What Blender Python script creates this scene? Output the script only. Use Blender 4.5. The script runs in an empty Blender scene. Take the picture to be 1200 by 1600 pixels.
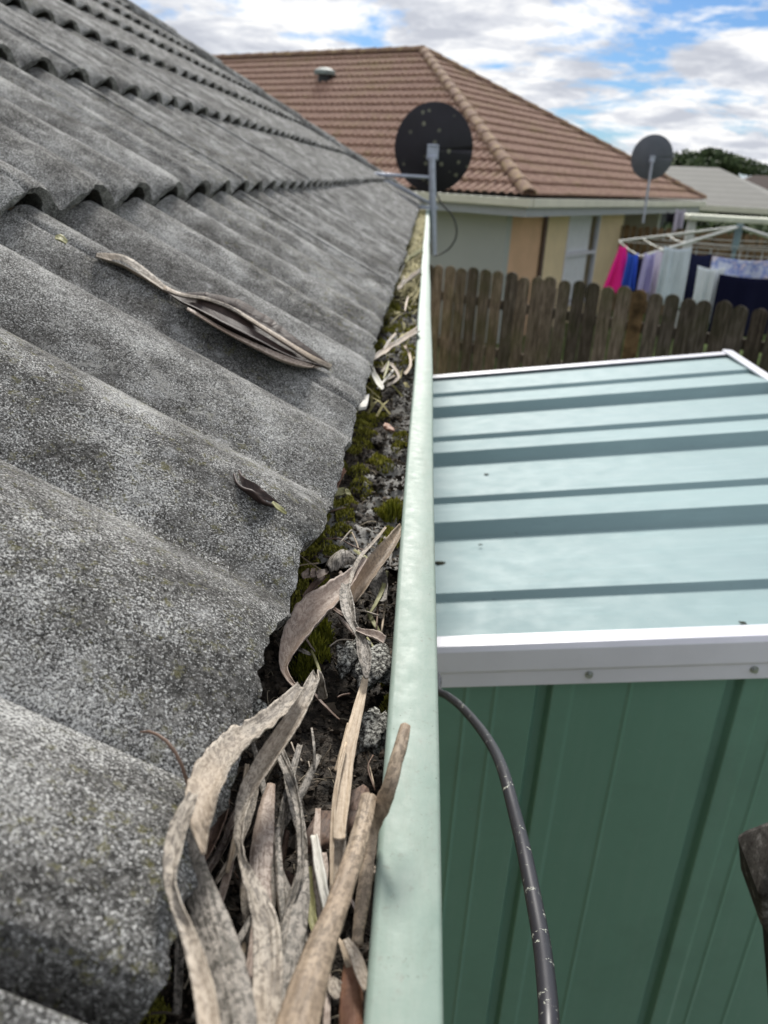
import bpy, math, random
import numpy as np
from mathutils import Vector, Matrix, noise
random.seed(7); rng = np.random.default_rng(7)
R = math.radians
sc = bpy.context.scene
COL = sc.collection

# ------------------------------------------------------------------ camera
CZ = 2.62                                   # height of the lens above the ground
F = 1230.0
VY = np.array([70, -523, F]); VY = VY / np.linalg.norm(VY)
DN = np.array([-153, 2870, F]); DN = DN - DN.dot(VY) * VY; DN /= np.linalg.norm(DN)
VX = np.cross(DN, VY)
cam = bpy.data.cameras.new('camera'); co = bpy.data.objects.new('camera', cam); COL.objects.link(co)
cam.sensor_fit = 'VERTICAL'; cam.sensor_height = 36; cam.lens = F / 1600 * 36
cam.clip_start = 0.02; cam.clip_end = 3000
M = Matrix(((VX[0], -VX[1], -VX[2]), (VY[0], -VY[1], -VY[2]), (-DN[0], DN[1], DN[2]))).to_4x4()
M.translation = Vector((0, 0, CZ)); co.matrix_world = M
cam.dof.use_dof = True; cam.dof.focus_distance = 0.44; cam.dof.aperture_fstop = cam.lens / 2.1
sc.camera = co

# ------------------------------------------------------------------ sun and sky
SUN_EL, SUN_AZ = R(37), R(-4)               # azimuth clockwise from +Y
sd = Vector((math.sin(SUN_AZ) * math.cos(SUN_EL), math.cos(SUN_AZ) * math.cos(SUN_EL), math.sin(SUN_EL)))
sl = bpy.data.lights.new('sun', 'SUN'); sl.energy = 4.0; sl.angle = R(13); sl.color = (1, .96, .9)
so = bpy.data.objects.new('sun', sl); COL.objects.link(so)
so.rotation_euler = (-sd).to_track_quat('-Z', 'Y').to_euler()
w = bpy.data.worlds.new('World'); sc.world = w; w.use_nodes = True
nt = w.node_tree; nt.nodes.clear()
def WN(t, **k):
    n = nt.nodes.new(t)
    for a, b in k.items(): setattr(n, a, b)
    return n
wl = nt.links.new
out = WN('ShaderNodeOutputWorld'); bg = WN('ShaderNodeBackground'); bg.inputs[1].default_value = 0.098
sky = WN('ShaderNodeTexSky', sky_type='NISHITA', sun_disc=False); sky.sun_elevation = SUN_EL; sky.sun_rotation = SUN_AZ
sky.air_density = 1.0; sky.dust_density = 0.6; sky.ozone_density = 2.0
tc = WN('ShaderNodeTexCoord'); sep = WN('ShaderNodeSeparateXYZ'); wl(tc.outputs['Generated'], sep.inputs[0])
def wm(op, a, b=None):
    n = WN('ShaderNodeMath', operation=op)
    for i, v in enumerate((a, b)):
        if v is None: continue
        if isinstance(v, (int, float)): n.inputs[i].default_value = v
        else: wl(v, n.inputs[i])
    return n.outputs[0]
zz = wm('ADD', wm('MAXIMUM', sep.outputs[2], 0.0), 0.16)
cx = wm('DIVIDE', sep.outputs[0], zz); cy = wm('DIVIDE', sep.outputs[1], zz)
cmb = WN('ShaderNodeCombineXYZ'); wl(cx, cmb.inputs[0]); wl(cy, cmb.inputs[1]); wl(wm('MULTIPLY', sep.outputs[2], 2.0), cmb.inputs[2])
def wnoise(scale, detail, rough, off):
    mp = WN('ShaderNodeMapping'); mp.inputs['Location'].default_value = off; wl(cmb.outputs[0], mp.inputs[0])
    n = WN('ShaderNodeTexNoise'); n.inputs['Scale'].default_value = scale; n.inputs['Detail'].default_value = detail
    n.inputs['Roughness'].default_value = rough; n.inputs['Distortion'].default_value = 0.25; wl(mp.outputs[0], n.inputs['Vector']); return n.outputs[0]
def wramp(f, pts):
    r = WN('ShaderNodeValToRGB'); wl(f, r.inputs[0]); e = r.color_ramp.elements
    while len(e) < len(pts): e.new(.5)
    for k, (p, c) in enumerate(pts): e[k].position = p; e[k].color = (*c, 1)
    return r.outputs[0]
CL_OFF = (12.4, 5.5, 3.0)
nA = wnoise(1.5, 10, .62, CL_OFF)
cover = wramp(nA, [(.40, (0, 0, 0)), (.49, (1, 1, 1))])
nB = wnoise(2.6, 9, .62, (7.7, 3.0, 1))
cl = wramp(nB, [(.38, (5.2, 5.45, 6.1)), (.47, (6.8, 7.0, 7.5)), (.56, (9.3, 9.3, 9.3))])
blue = WN('ShaderNodeMix', data_type='RGBA', blend_type='MULTIPLY'); blue.inputs[0].default_value = 1
wl(sky.outputs[0], blue.inputs[6]); blue.inputs[7].default_value = (.33, .52, .78, 1)
mx = WN('ShaderNodeMix', data_type='RGBA'); wl(cover, mx.inputs[0]); wl(blue.outputs[2], mx.inputs[6]); wl(cl, mx.inputs[7])
wl(mx.outputs[2], bg.inputs[0]); wl(bg.outputs[0], out.inputs[0])
sc.view_settings.view_transform = 'Standard'; sc.view_settings.look = 'None'; sc.view_settings.gamma = 1
sc.view_settings.use_curve_mapping = False; sc.view_settings.exposure = 0.22

# ------------------------------------------------------------------ measuring helpers: a ray of the lens met with a real plane
def ray(x, y):
    c = np.array([x - 600, y - 800, F]) / F
    return np.array([c @ VX, c @ VY, -(c @ DN)])
def onz(x, y, z):                           # z relative to the lens
    r = ray(x, y); p = r * (z / r[2]); return Vector((p[0], p[1], p[2] + CZ))
def ony(x, y, Y):
    r = ray(x, y); p = r * (Y / r[1]); return Vector((p[0], p[1], p[2] + CZ))
def onplane(x, y, o, n):
    r = Vector(ray(x, y)); c = Vector((0, 0, CZ)); t = (Vector(o) - c).dot(Vector(n)) / r.dot(Vector(n)); return c + r * t

# ------------------------------------------------------------------ object helpers
def link(o, parent=None):
    COL.objects.link(o)
    if parent is not None: o.parent = parent
    return o
def props(o, label=None, cat=None, group=None, kind=None):
    if label: o['label'] = label
    if cat: o['category'] = cat
    if group: o['group'] = group
    if kind: o['kind'] = kind
    return o
def thing(name, label, cat, loc=(0, 0, 0), rz=0, group=None):
    o = bpy.data.objects.new(name, None); o.location = loc; o.rotation_euler = (0, 0, rz); o.empty_display_size = .1
    link(o); return props(o, label, cat, group)
class MB:
    def __init__(s): s.v = []; s.f = []; s.uv = None
    def add(s, v, f):
        n = len(s.v); s.v += [tuple(p) for p in v]; s.f += [tuple(i + n for i in q) for q in f]; return s
    def box(s, c, d, rz=0, rot=None):
        Mx = Matrix.Rotation(rz, 3, 'Z') if rot is None else rot
        vs = [Mx @ Vector((x * d[0] / 2, y * d[1] / 2, z * d[2] / 2)) + Vector(c) for x in (-1, 1) for y in (-1, 1) for z in (-1, 1)]
        return s.add(vs, [(0, 1, 3, 2), (4, 6, 7, 5), (0, 4, 5, 1), (2, 3, 7, 6), (0, 2, 6, 4), (1, 5, 7, 3)])
    def prism(s, poly, a, b):               # poly of 3-D points, extruded by vector b-a
        d = Vector(b) - Vector(a); n = len(poly)
        p0 = [Vector(p) for p in poly]; p1 = [p + d for p in p0]
        return s.add(p0 + p1, [tuple(range(n))[::-1], tuple(range(n, 2 * n))] + [(i, (i + 1) % n, n + (i + 1) % n, n + i) for i in range(n)])
    def tube(s, pts, r, n=10, cap=True):
        pts = [Vector(p) for p in pts]; rs = r if isinstance(r, (list, tuple)) else [r] * len(pts)
        base = len(s.v); up = None
        for i, p in enumerate(pts):
            t = (pts[min(i + 1, len(pts) - 1)] - pts[max(i - 1, 0)]).normalized()
            if up is None: up = t.orthogonal().normalized()
            a = (up - t * up.dot(t)).normalized(); up = a; b = t.cross(a)
            for k in range(n):
                an = 2 * math.pi * k / n; s.v.append(tuple(p + (a * math.cos(an) + b * math.sin(an)) * rs[i]))
        for i in range(len(pts) - 1):
            for k in range(n):
                a0 = base + i * n + k; a1 = base + i * n + (k + 1) % n; s.f.append((a0, a1, a1 + n, a0 + n))
        if cap:
            s.f.append(tuple(base + k for k in range(n))[::-1]); s.f.append(tuple(base + (len(pts) - 1) * n + k for k in range(n)))
        return s
    def build(s, name, mat, parent=None, smooth=False, bevel=0, loc=None):
        me = bpy.data.meshes.new(name); vs = s.v
        if loc is not None: vs = [tuple(Vector(p) - Vector(loc)) for p in vs]
        me.from_pydata(vs, [], s.f); me.update()
        if s.uv is not None:
            ul = me.uv_layers.new(name='UVMap'); li = np.zeros(len(me.loops), dtype=np.int32); me.loops.foreach_get('vertex_index', li)
            ul.data.foreach_set('uv', np.array(s.uv, dtype=np.float32)[li].ravel())
        if smooth: me.polygons.foreach_set('use_smooth', [True] * len(me.polygons))
        if mat: me.materials.append(mat)
        o = bpy.data.objects.new(name, me); link(o, parent)
        if loc is not None and parent is None: o.location = loc
        if bevel:
            m = o.modifiers.new('b', 'BEVEL'); m.width = bevel; m.segments = 2; m.limit_method = 'ANGLE'
        return o
def single(mb, name, mat, label, cat=None, group=None, kind=None, **k):
    c = Vector(np.mean(np.array(mb.v), axis=0)); c.z = min(p[2] for p in mb.v)
    return props(mb.build(name, mat, None, loc=c, **k), label, cat, group, kind)
def grid_mesh(name, P, mat, parent=None, smooth=True, flip=False):
    """P: (rows, cols, 3) array"""
    r, c = P.shape[:2]; me = bpy.data.meshes.new(name)
    idx = np.arange(r * c).reshape(r, c)
    q = np.stack([idx[:-1, :-1], idx[:-1, 1:], idx[1:, 1:], idx[1:, :-1]], -1).reshape(-1, 4)
    if flip: q = q[:, ::-1]
    me.from_pydata(P.reshape(-1, 3).tolist(), [], q.tolist()); me.update()
    if smooth: me.polygons.foreach_set('use_smooth', [True] * len(me.polygons))
    me.materials.append(mat); o = bpy.data.objects.new(name, me); return link(o, parent)

# ------------------------------------------------------------------ materials
class Mt:
    def __init__(s, name, rough=.8, spec=.3, metal=0):
        s.m = bpy.data.materials.new(name); s.m.use_nodes = True; s.t = s.m.node_tree
        s.b = s.t.nodes['Principled BSDF']; s.b.inputs['Roughness'].default_value = rough
        s.b.inputs['Specular IOR Level'].default_value = spec; s.b.inputs['Metallic'].default_value = metal
        s.tc = None
    def N(s, t, **k):
        n = s.t.nodes.new(t)
        for a, b in k.items(): setattr(n, a, b)
        return n
    def L(s, a, b): s.t.links.new(a, b)
    def co(s, kind='Object', scale=(1, 1, 1), rot=(0, 0, 0)):
        if s.tc is None: s.tc = s.N('ShaderNodeTexCoord')
        mp = s.N('ShaderNodeMapping'); mp.inputs['Scale'].default_value = scale; mp.inputs['Rotation'].default_value = rot
        s.L(s.tc.outputs[kind], mp.inputs[0]); return mp.outputs[0]
    def noise(s, scale, detail=4, rough=.6, kind='Object', stretch=(1, 1, 1), dist=0, rot=(0, 0, 0)):
        n = s.N('ShaderNodeTexNoise'); n.inputs['Scale'].default_value = scale; n.inputs['Detail'].default_value = detail
        n.inputs['Roughness'].default_value = rough; n.inputs['Distortion'].default_value = dist
        s.L(s.co(kind, stretch, rot), n.inputs['Vector']); return n.outputs[0]
    def vor(s, scale, kind='Object', stretch=(1, 1, 1), out='Distance'):
        n = s.N('ShaderNodeTexVoronoi'); n.inputs['Scale'].default_value = scale; s.L(s.co(kind, stretch), n.inputs['Vector']); return n.outputs[out]
    def ramp(s, f, pts, interp='LINEAR'):
        r = s.N('ShaderNodeValToRGB'); s.L(f, r.inputs[0]); e = r.color_ramp.elements; r.color_ramp.interpolation = interp
        while len(e) < len(pts): e.new(.5)
        for k, (p, c) in enumerate(pts):
            if isinstance(c, (int, float)): c = (c, c, c)
            e[k].position = p; e[k].color = (*c, 1)
        return r.outputs[0]
    def mix(s, f, a, b, mode='MIX'):
        n = s.N('ShaderNodeMix', data_type='RGBA', blend_type=mode)
        for i, v in ((0, f), (6, a), (7, b)):
            if isinstance(v, (int, float)): n.inputs[i].default_value = v if i == 0 else (v, v, v, 1)
            elif isinstance(v, tuple): n.inputs[i].default_value = (*v, 1)
            else: s.L(v, n.inputs[i])
        return n.outputs[2]
    def math(s, op, a, b=0.0):
        n = s.N('ShaderNodeMath', operation=op)
        for i, v in enumerate((a, b)):
            if isinstance(v, (int, float)): n.inputs[i].default_value = v
            else: s.L(v, n.inputs[i])
        return n.outputs[0]
    def base(s, c):
        if isinstance(c, tuple): s.b.inputs['Base Color'].default_value = (*c, 1)
        else: s.L(c, s.b.inputs['Base Color'])
        return s
    def bump(s, h, strength=.5, dist=.002):
        n = s.N('ShaderNodeBump'); n.inputs['Strength'].default_value = strength; n.inputs['Distance'].default_value = dist
        s.L(h, n.inputs['Height']); s.L(n.outputs[0], s.b.inputs['Normal']); return s
    def rgh(s, v): s.L(v, s.b.inputs['Roughness']); return s
def plain(name, c, rough=.7, spec=.3, metal=0, var=.15, vs=8, grime=None):
    m = Mt(name, rough, spec, metal); n = m.noise(vs, 5)
    d = tuple(x * (1 - var) for x in c); l = tuple(min(1, x * (1 + var)) for x in c)
    col = m.ramp(n, [(.35, d), (.65, l)])
    if grime: col = m.mix(m.ramp(m.noise(vs * 4, 6, .7), [(.55, 0), (.7, 1)]), col, grime)
    return m.base(col).m

# weathered grey concrete tile: dark aggregate with pale lichen speckle
def tile_mat():
    m = Mt('concrete_tile', .95, .15)
    fine = m.noise(850, 4, .8); mid = m.noise(330, 4, .8); big = m.noise(9, 5, .6); patch = m.noise(28, 5, .65)
    base = m.ramp(mid, [(.38, (.026, .025, .023)), (.52, (.098, .095, .089)), (.66, (.225, .22, .21))])
    thr = m.math('ADD', m.math('MULTIPLY', big, .35), m.math('MULTIPLY', patch, .35))
    f = m.math('ADD', fine, m.math('MULTIPLY', m.math('SUBTRACT', thr, .35), .85))
    spk = m.ramp(f, [(.51, 0), (.56, 1)])
    spc = m.ramp(m.noise(800, 3, .8), [(.38, (.20, .20, .195)), (.60, (.80, .80, .77))])
    c = m.mix(spk, base, spc)
    rz = m.vor(24); c = m.mix(m.ramp(m.math('ADD', rz, m.math('MULTIPLY', m.noise(330, 4, .8), .9)), [(.46, .85), (.60, 0)]), c, (.46, .46, .45))
    dk = m.ramp(m.noise(48, 6, .75), [(.56, 0), (.66, .5)]); c = m.mix(dk, c, (.030, .029, .026))
    lp = m.math('MULTIPLY', m.ramp(m.noise(7, 3), [(.45, 0), (.6, 1)]), m.ramp(m.noise(75, 6, .8), [(.54, 0), (.60, .8)])); c = m.mix(lp, c, (.36, .355, .33))
    gn = m.math('MULTIPLY', m.ramp(m.noise(3, 3), [(.52, 0), (.6, 1)]), m.ramp(m.noise(110, 5, .8), [(.56, 0), (.62, .6)])); c = m.mix(gn, c, (.16, .15, .06))
    m.base(c)
    hh = m.math('ADD', m.math('MULTIPLY', fine, .6), m.math('ADD', m.math('MULTIPLY', mid, 1.2), m.math('MULTIPLY', m.noise(70, 4, .6), 2.2)))
    m.bump(hh, .75, .0026); return m.m
M_TILE = tile_mat()
def brown_tile():
    m = Mt('brown_concrete_tile', .9, .2)
    big = m.noise(.9, 4); fine = m.noise(14, 5, .7)
    c = m.ramp(fine, [(.3, (.20, .122, .092)), (.5, (.34, .215, .165)), (.72, (.46, .325, .24))])
    li = m.ramp(m.math('ADD', m.math('MULTIPLY', m.noise(5, 6, .8), .7), m.math('MULTIPLY', big, .4)), [(.56, 0), (.68, 1)])
    c = m.mix(m.math('MULTIPLY', li, .75), c, (.30, .22, .12))
    return m.base(c).m
M_BTILE = brown_tile()
def brown_ridge():
    m = Mt('ridge_tile_with_lichen', .9, .2)
    c = m.ramp(m.noise(9, 6, .8), [(.38, (.20, .12, .095)), (.5, (.28, .19, .14)), (.6, (.38, .27, .14)), (.7, (.40, .34, .26))])
    return m.base(c).m
M_BRIDGE = brown_ridge()
def gutter_mat():
    m = Mt('gutter_paint', .34, .4)
    c = m.ramp(m.noise(60, 4), [(.3, (.235, .315, .265)), (.7, (.285, .365, .31))])
    sp = m.ramp(m.noise(210, 5, .8), [(.56, 0), (.66, 1)])
    sc_ = m.ramp(m.noise(34, 3, .6), [(.44, 0), (.56, 1)])
    c = m.mix(m.math('MULTIPLY', m.math('MULTIPLY', sp, sc_), .8), c, (.22, .25, .21))
    ch = m.ramp(m.noise(30, 6, .75, stretch=(1, .25, 1)), [(.46, 0), (.68, .5)]); c = m.mix(ch, c, (.38, .42, .37))
    gr = m.ramp(m.noise(18, 6, .8, stretch=(2, .4, 1)), [(.52, 0), (.68, .4)]); c = m.mix(gr, c, (.20, .23, .18))
    dr = m.ramp(m.noise(700, 2, .6), [(.70, 0), (.74, 1)]); c = m.mix(m.math('MULTIPLY', dr, sc_), c, (.09, .09, .07))
    m.base(c); m.rgh(m.ramp(m.noise(120, 4), [(.3, .50), (.7, .68)])); m.bump(m.noise(300, 3), .12, .001); return m.m
M_GUT = gutter_mat()
def zinc_mat():
    m = Mt('old_gutter_lining', .75, .3)
    c = m.ramp(m.noise(50, 6, .7), [(.3, (.10, .095, .085)), (.55, (.22, .22, .20)), (.75, (.33, .33, .31))]); return m.base(c).m
M_ZINC = zinc_mat()
def soil_mat():
    m = Mt('wet_leaf_mould', .75, .35)
    c = m.ramp(m.noise(130, 6, .75), [(.35, (.007, .006, .005)), (.48, (.03, .024, .017)), (.58, (.085, .068, .052)), (.70, (.20, .175, .145))])
    m.base(c); m.bump(m.noise(220, 5, .7), 1, .004); return m.m
M_SOIL = soil_mat()
def silt_mat():
    m = Mt('dried_grey_silt', .9, .2)
    c = m.ramp(m.noise(70, 6, .7), [(.3, (.14, .135, .125)), (.5, (.27, .265, .25)), (.75, (.40, .39, .37))])
    m.base(c); m.bump(m.noise(160, 5, .7), .8, .003); return m.m
M_SILT = silt_mat()
def moss_mat(name, a, b):
    m = Mt(name, .8, .2); g = m.N('ShaderNodeNewGeometry')
    c = m.ramp(g.outputs['Random Per Island'], [(0, a), (1, b)])
    m.base(c); m.b.inputs['Subsurface Weight'].default_value = 0; return m.m
M_MOSS = moss_mat('moss', (.10, .11, .016), (.60, .57, .12))
M_MOSS2 = moss_mat('bright_moss', (.10, .12, .015), (.42, .42, .06))
M_CRUMB = moss_mat('crumbs', (.008, .006, .005), (.15, .12, .09))
M_FIBRE = moss_mat('fibres', (.05, .038, .025), (.42, .36, .27))
def leaf_mat(name, base, dark, spot=.5, streak=1.0, rough=.6, warm=None):
    m = Mt(name, rough, .35)
    st = m.noise(1, 5, .7, 'UV', (140, 6, 1)); st2 = m.noise(1, 4, .6, 'UV', (420, 12, 1))
    c = m.mix(m.math('MULTIPLY', m.ramp(st, [(.35, 1), (.62, 0)]), .55 * streak), base, tuple(x * .5 for x in base))
    c = m.mix(m.math('MULTIPLY', m.ramp(st2, [(.4, 1), (.6, 0)]), .3 * streak), c, tuple(x * .55 for x in base))
    sp = m.ramp(m.noise(1, 6, .75, 'UV', (520, 300, 1), dist=.4), [(.47, 0), (.55, 1)])
    c = m.mix(m.math('MULTIPLY', sp, spot), c, dark)
    bl = m.ramp(m.noise(1, 5, .6, 'UV', (150, 60, 1)), [(.48, 0), (.66, 1)]); c = m.mix(m.math('MULTIPLY', bl, spot * .8), c, tuple(x * 1.4 for x in dark))
    if warm: c = m.mix(m.ramp(m.noise(1, 3, .5, 'UV', (25, 11, 1)), [(.45, 0), (.65, .6)]), c, warm)
    m.base(c); m.bump(m.math('ADD', st, m.math('MULTIPLY', st2, .8)), .8, .0012); return m.m
LM = {
 'pale': leaf_mat('dry_leaf_pale', (.50, .44, .36), (.09, .075, .06), .8, .9, warm=(.47, .37, .27)),
 'grey': leaf_mat('dry_leaf_grey', (.38, .34, .29), (.05, .045, .035), .85, .9),
 'tan': leaf_mat('dry_leaf_tan', (.42, .33, .235), (.06, .045, .03), .6, 1.3, warm=(.36, .25, .165)),
 'straw': leaf_mat('dry_straw', (.62, .50, .36), (.20, .13, .08), .25, 1.4),
 'brown': leaf_mat('dry_leaf_brown', (.22, .14, .10), (.04, .025, .02), .6, 1.1),
 'rust': leaf_mat('dry_leaf_rust', (.33, .17, .10), (.12, .04, .02), .4, .8),
 'white': leaf_mat('dry_leaf_white', (.72, .70, .62), (.4, .36, .3), .2, .5),
 'green': leaf_mat('dry_leaf_green', (.36, .35, .16), (.12, .11, .04), .4, .9),
 'dark': leaf_mat('dry_leaf_dark', (.065, .040, .032), (.015, .010, .009), .6, 1.2),
 'pink': leaf_mat('dry_leaf_pink', (.50, .42, .355), (.14, .10, .08), .7, .9, warm=(.45, .33, .25)),
}
def lichen_mat():
    m = Mt('lichened_crust', .95, .1)
    c = m.ramp(m.noise(420, 4, .8), [(.40, (.02, .02, .018)), (.5, (.16, .155, .14)), (.6, (.55, .55, .50))])
    m.base(c); m.bump(m.noise(300, 4), 1, .003); return m.m
M_LICH = lichen_mat()
def shed_mat(name, a, b, rough):
    m = Mt(name, rough, .25); c = m.ramp(m.noise(3, 5), [(.3, a), (.7, b)])
    st = m.ramp(m.noise(6, 6, .7, stretch=(1, 9, 1)), [(.52, 0), (.75, .35)]); c = m.mix(st, c, tuple(x * 1.35 for x in b))
    sp = m.ramp(m.noise(90, 5, .8), [(.63, 0), (.70, .5)]); c = m.mix(sp, c, (.14, .17, .15)); m.base(c); m.bump(m.noise(5, 2), .12, .006); m.rgh(m.ramp(m.noise(20, 5, .6), [(.3, rough - .06), (.7, rough + .1)])); return m.m
M_SROOF = shed_mat('mist_green_roof_steel', (.235, .335, .35), (.265, .375, .385), .58)
def shedwall():
    m = Mt('green_wall_steel', .42, .4)
    c = m.ramp(m.noise(2.5, 5), [(.3, (.13, .265, .20)), (.7, (.155, .30, .23))])
    c = m.mix(m.ramp(m.noise(1, 6, .7, stretch=(60, 60, 3)), [(.5, 0), (.8, .4)]), c, (.19, .31, .25)); c = m.mix(m.ramp(m.noise(80, 5, .8), [(.62, 0), (.72, .5)]), c, (.28, .36, .31)); c = m.mix(m.ramp(m.noise(5, 5, .7), [(.5, 0), (.75, .35)]), c, (.08, .16, .12))
    m.base(c); m.rgh(m.ramp(m.noise(14, 4), [(.3, .36), (.7, .55)])); m.bump(m.noise(6, 2), .1, .004); return m.m
M_SWALL = shedwall()
M_WHITE = plain('white_trim', (.72, .72, .78), .32, .5, var=.04)
M_STEEL = plain('galvanised_steel', (.42, .45, .52), .4, .5, .5, var=.12, vs=30)
M_SCREW = plain('screw_zinc', (.45, .47, .46), .35, .5, .8, var=.1, vs=200)
def dish_mat(a, b, spot):
    m = Mt('dish_paint', .55, .4); c = m.ramp(m.noise(4, 4), [(.3, a), (.7, b)])
    sp = m.vor(15); c = m.mix(m.math('MULTIPLY', m.ramp(m.math('ADD', sp, m.math('MULTIPLY', m.noise(40, 4), .5)), [(.42, spot), (.50, 0)]), m.ramp(m.noise(5, 2), [(.44, 0), (.52, 1)])), c, (.20, .20, .14))
    return m.base(c).m
M_DISH = dish_mat((.012, .010, .014), (.022, .020, .028), 1.0); M_DISH2 = dish_mat((.10, .11, .13), (.13, .14, .165), 0)
def pale_mat():
    m = Mt('weathered_paling', .9, .15); o = m.N('ShaderNodeObjectInfo')
    st = m.noise(1, 6, .7, stretch=(60, 60, 5), dist=.3)
    c = m.ramp(st, [(.3, (.022, .019, .015)), (.5, (.10, .084, .069)), (.7, (.26, .225, .195))])
    c = m.mix(m.ramp(m.noise(3, 4), [(.45, 0), (.65, .5)]), c, (.06, .065, .03))
    t = m.ramp(o.outputs['Random'], [(0, (.55, .5, .45)), (.5, (1, 1, 1)), (1, (1.7, 1.6, 1.5))]); c = m.mix(1.0, c, t, 'MULTIPLY')
    return m.base(c).m
M_PALE = pale_mat()
M_PALE_O = plain('rusty_paling', (.13, .085, .045), .9, .1, var=.6, vs=9)
M_BARK = plain('dark_timber', (.03, .028, .026), .9, .15, var=.4, vs=30)
M_CREAM = plain('cream_brick', (.74, .60, .38), .85, .2, var=.06, vs=2)
M_PEACH = plain('peach_brick', (.66, .43, .27), .85, .2, var=.08, vs=2)
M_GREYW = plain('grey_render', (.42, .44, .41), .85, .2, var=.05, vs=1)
M_FASC = plain('cream_fascia', (.66, .64, .52), .4, .4, var=.06, vs=3)
M_SOFF = plain('soffit_white', (.55, .57, .55), .7, .3, var=.05)
M_GREYF = plain('grey_fascia', (.38, .40, .42), .5, .4, var=.05)
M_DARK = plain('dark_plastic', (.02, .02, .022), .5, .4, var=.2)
M_CURT = plain('net_curtain', (.86, .88, .9), .8, .2, var=.05)
def glass():
    m = Mt('window_glass', .08, .6); m.base((.10, .12, .14)); m.b.inputs['Alpha'].default_value = .06; return m.m
M_GLASS = glass()
M_LAWN = plain('lawn', (.07, .10, .03), .95, .1, var=.4, vs=2)
M_CONC = plain('concrete_path', (.27, .26, .24), .9, .2, var=.15, vs=4)
def cable_mat():
    m = Mt('black_cable_sheath', .42, .45)
    li = m.ramp(m.noise(150, 5, .8, stretch=(1, 1, .6)), [(.60, 0), (.64, 1)])
    big = m.ramp(m.noise(14, 3), [(.40, 0), (.58, 1)])
    c = m.mix(m.math('MULTIPLY', li, big), (.022, .021, .028), (.46, .47, .40)); m.base(c); return m.m
M_CABLE = cable_mat()

# ------------------------------------------------------------------ tiled roof facets
PIT = .15                                   # distance between two rolls
def rolls(y, ph, A):
    c = np.abs(np.cos(np.pi * (y - ph) / PIT)); s = .5 + .5 * np.cos(2 * np.pi * (y - ph) / PIT)
    return A * (.85 * c ** .85 + .15 * s)
def tile_facet(name, O, e, s, L, S, lo, hi, ys, mat, parent, expo=.358, A=.029, T=.026, ph=0., rows=8, seed=0, gap=.019, tile=.30, jit=1., joint=True, flip=False, wear=0.):
    """O eave origin, e unit along eave, s unit up the slope, ys sample positions along the eave; lo(s), hi(s) clip the ends"""
    O, e, s = np.array(O, float), np.array(e, float), np.array(s, float); n = np.cross(e, s)
    if n[2] < 0: n = -n; flip = not flip
    rg = np.random.default_rng(seed); V = []; Fc = []; base = 0
    K = int(math.ceil(S / expo)); T2 = 2 * PIT
    for k in range(K):
        s0 = k * expo; s1 = min((k + 1) * expo + .004, S)
        ss = list(np.linspace(s0, s1, rows)); ss.insert(1, s0 + .006); ss.insert(2, s0 + .016)
        tid = np.floor((ys - ph + .022) / T2 + (k % 2) * 0).astype(int); tid -= tid.min()
        js = (rg.random(tid.max() + 1) - .5) * .009 * jit; jh = (rg.random(tid.max() + 1) - .5) * .003 * jit; jr = (rg.random(tid.max() + 1) - .5) * .003 * jit
        frac = ((ys - ph + .022) / T2) % 1.0
        edge = js[tid] + wear * (.0012 * np.sin(ys * 61 + k) + .0008 * np.sin(ys * 143 + 2 * k) + .0007 * np.sin(ys * 377 + k * 3))
        if wear:
            rw = np.convolve(rg.normal(0, 1, len(ys)), np.ones(3) / 3, 'same') * .0011; edge = edge + rw
        if wear and k == 0: edge = edge + .008 * rolls(ys, ph, 1.0)
        h0 = rolls(ys, ph, A) + jh[tid] + jr[tid] * (frac - .5)
        if joint:                           # side joint where one tile's roll laps over the next
            jy = ((ys - ph + .022 + T2 / 2) % T2) - T2 / 2
            jw = .0012 + .001 * ((tid * 37 % 5) / 5)
            wide = (np.abs(ys - (.147 + 6.0)) < .05) if wear > 0 else np.zeros_like(ys, bool)
            jw = np.where(wide, .0038, jw); h0 = h0 - np.where(wide, .024, .006) * np.exp(-(jy / jw) ** 2)
        rowsP = []
        crest = rolls(ys, ph, 1.0)
        g = gap * (.08 + .92 * np.clip(crest, 0, 1) ** 1.5)
        # underside back, underside front, then the top surface
        for (sv, kind) in [(s0 + .07, 'ub'), (s0 + .002, 'uf')] + [(v, 't') for v in ss]:
            sv_e = sv + edge * (1 - (sv - s0) / expo)
            z = h0 + T * (1 - (sv - s0) / expo)
            if wear and k == 0: z = z - (rolls(ys, ph, A) - .3 * A) * (.34 - .30 * min(1, max(0, sv - s0) / expo))
            if kind == 't':
                d = sv - s0; z = z - .004 * max(0, 1 - d / .014) ** 2
            elif k > 0: z = h0 + g - .004
            else: z = z - .016
            if kind == 'ub': z = z + .004
            yy = np.clip(ys, lo(max(sv, 0)), hi(max(sv, 0)))
            rowsP.append(O[None, :] + yy[:, None] * e + sv_e[:, None] * s + z[:, None] * n)
        P = np.array(rowsP); r, c = P.shape[:2]; idx = np.arange(r * c).reshape(r, c) + base
        l_, h_ = lo(s0), hi(s0)
        keep = (ys[1:] > l_) & (ys[:-1] < h_)
        q = np.stack([idx[:-1, :-1], idx[:-1, 1:], idx[1:, 1:], idx[1:, :-1]], -1)[:, keep].reshape(-1, 4)
        if flip: q = q[:, ::-1]
        V.append(P.reshape(-1, 3)); Fc.append(q); base += r * c
    V = np.concatenate(V); Fc = np.concatenate(Fc)
    me = bpy.data.meshes.new(name); me.from_pydata(V.tolist(), [], Fc.tolist()); me.update()
    me.polygons.foreach_set('use_smooth', [True] * len(me.polygons))
    me.materials.append(mat); o = bpy.data.objects.new(name, me); link(o, parent)
    try: me.set_sharp_from_angle(angle=R(50))
    except Exception: pass
    return o
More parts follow.
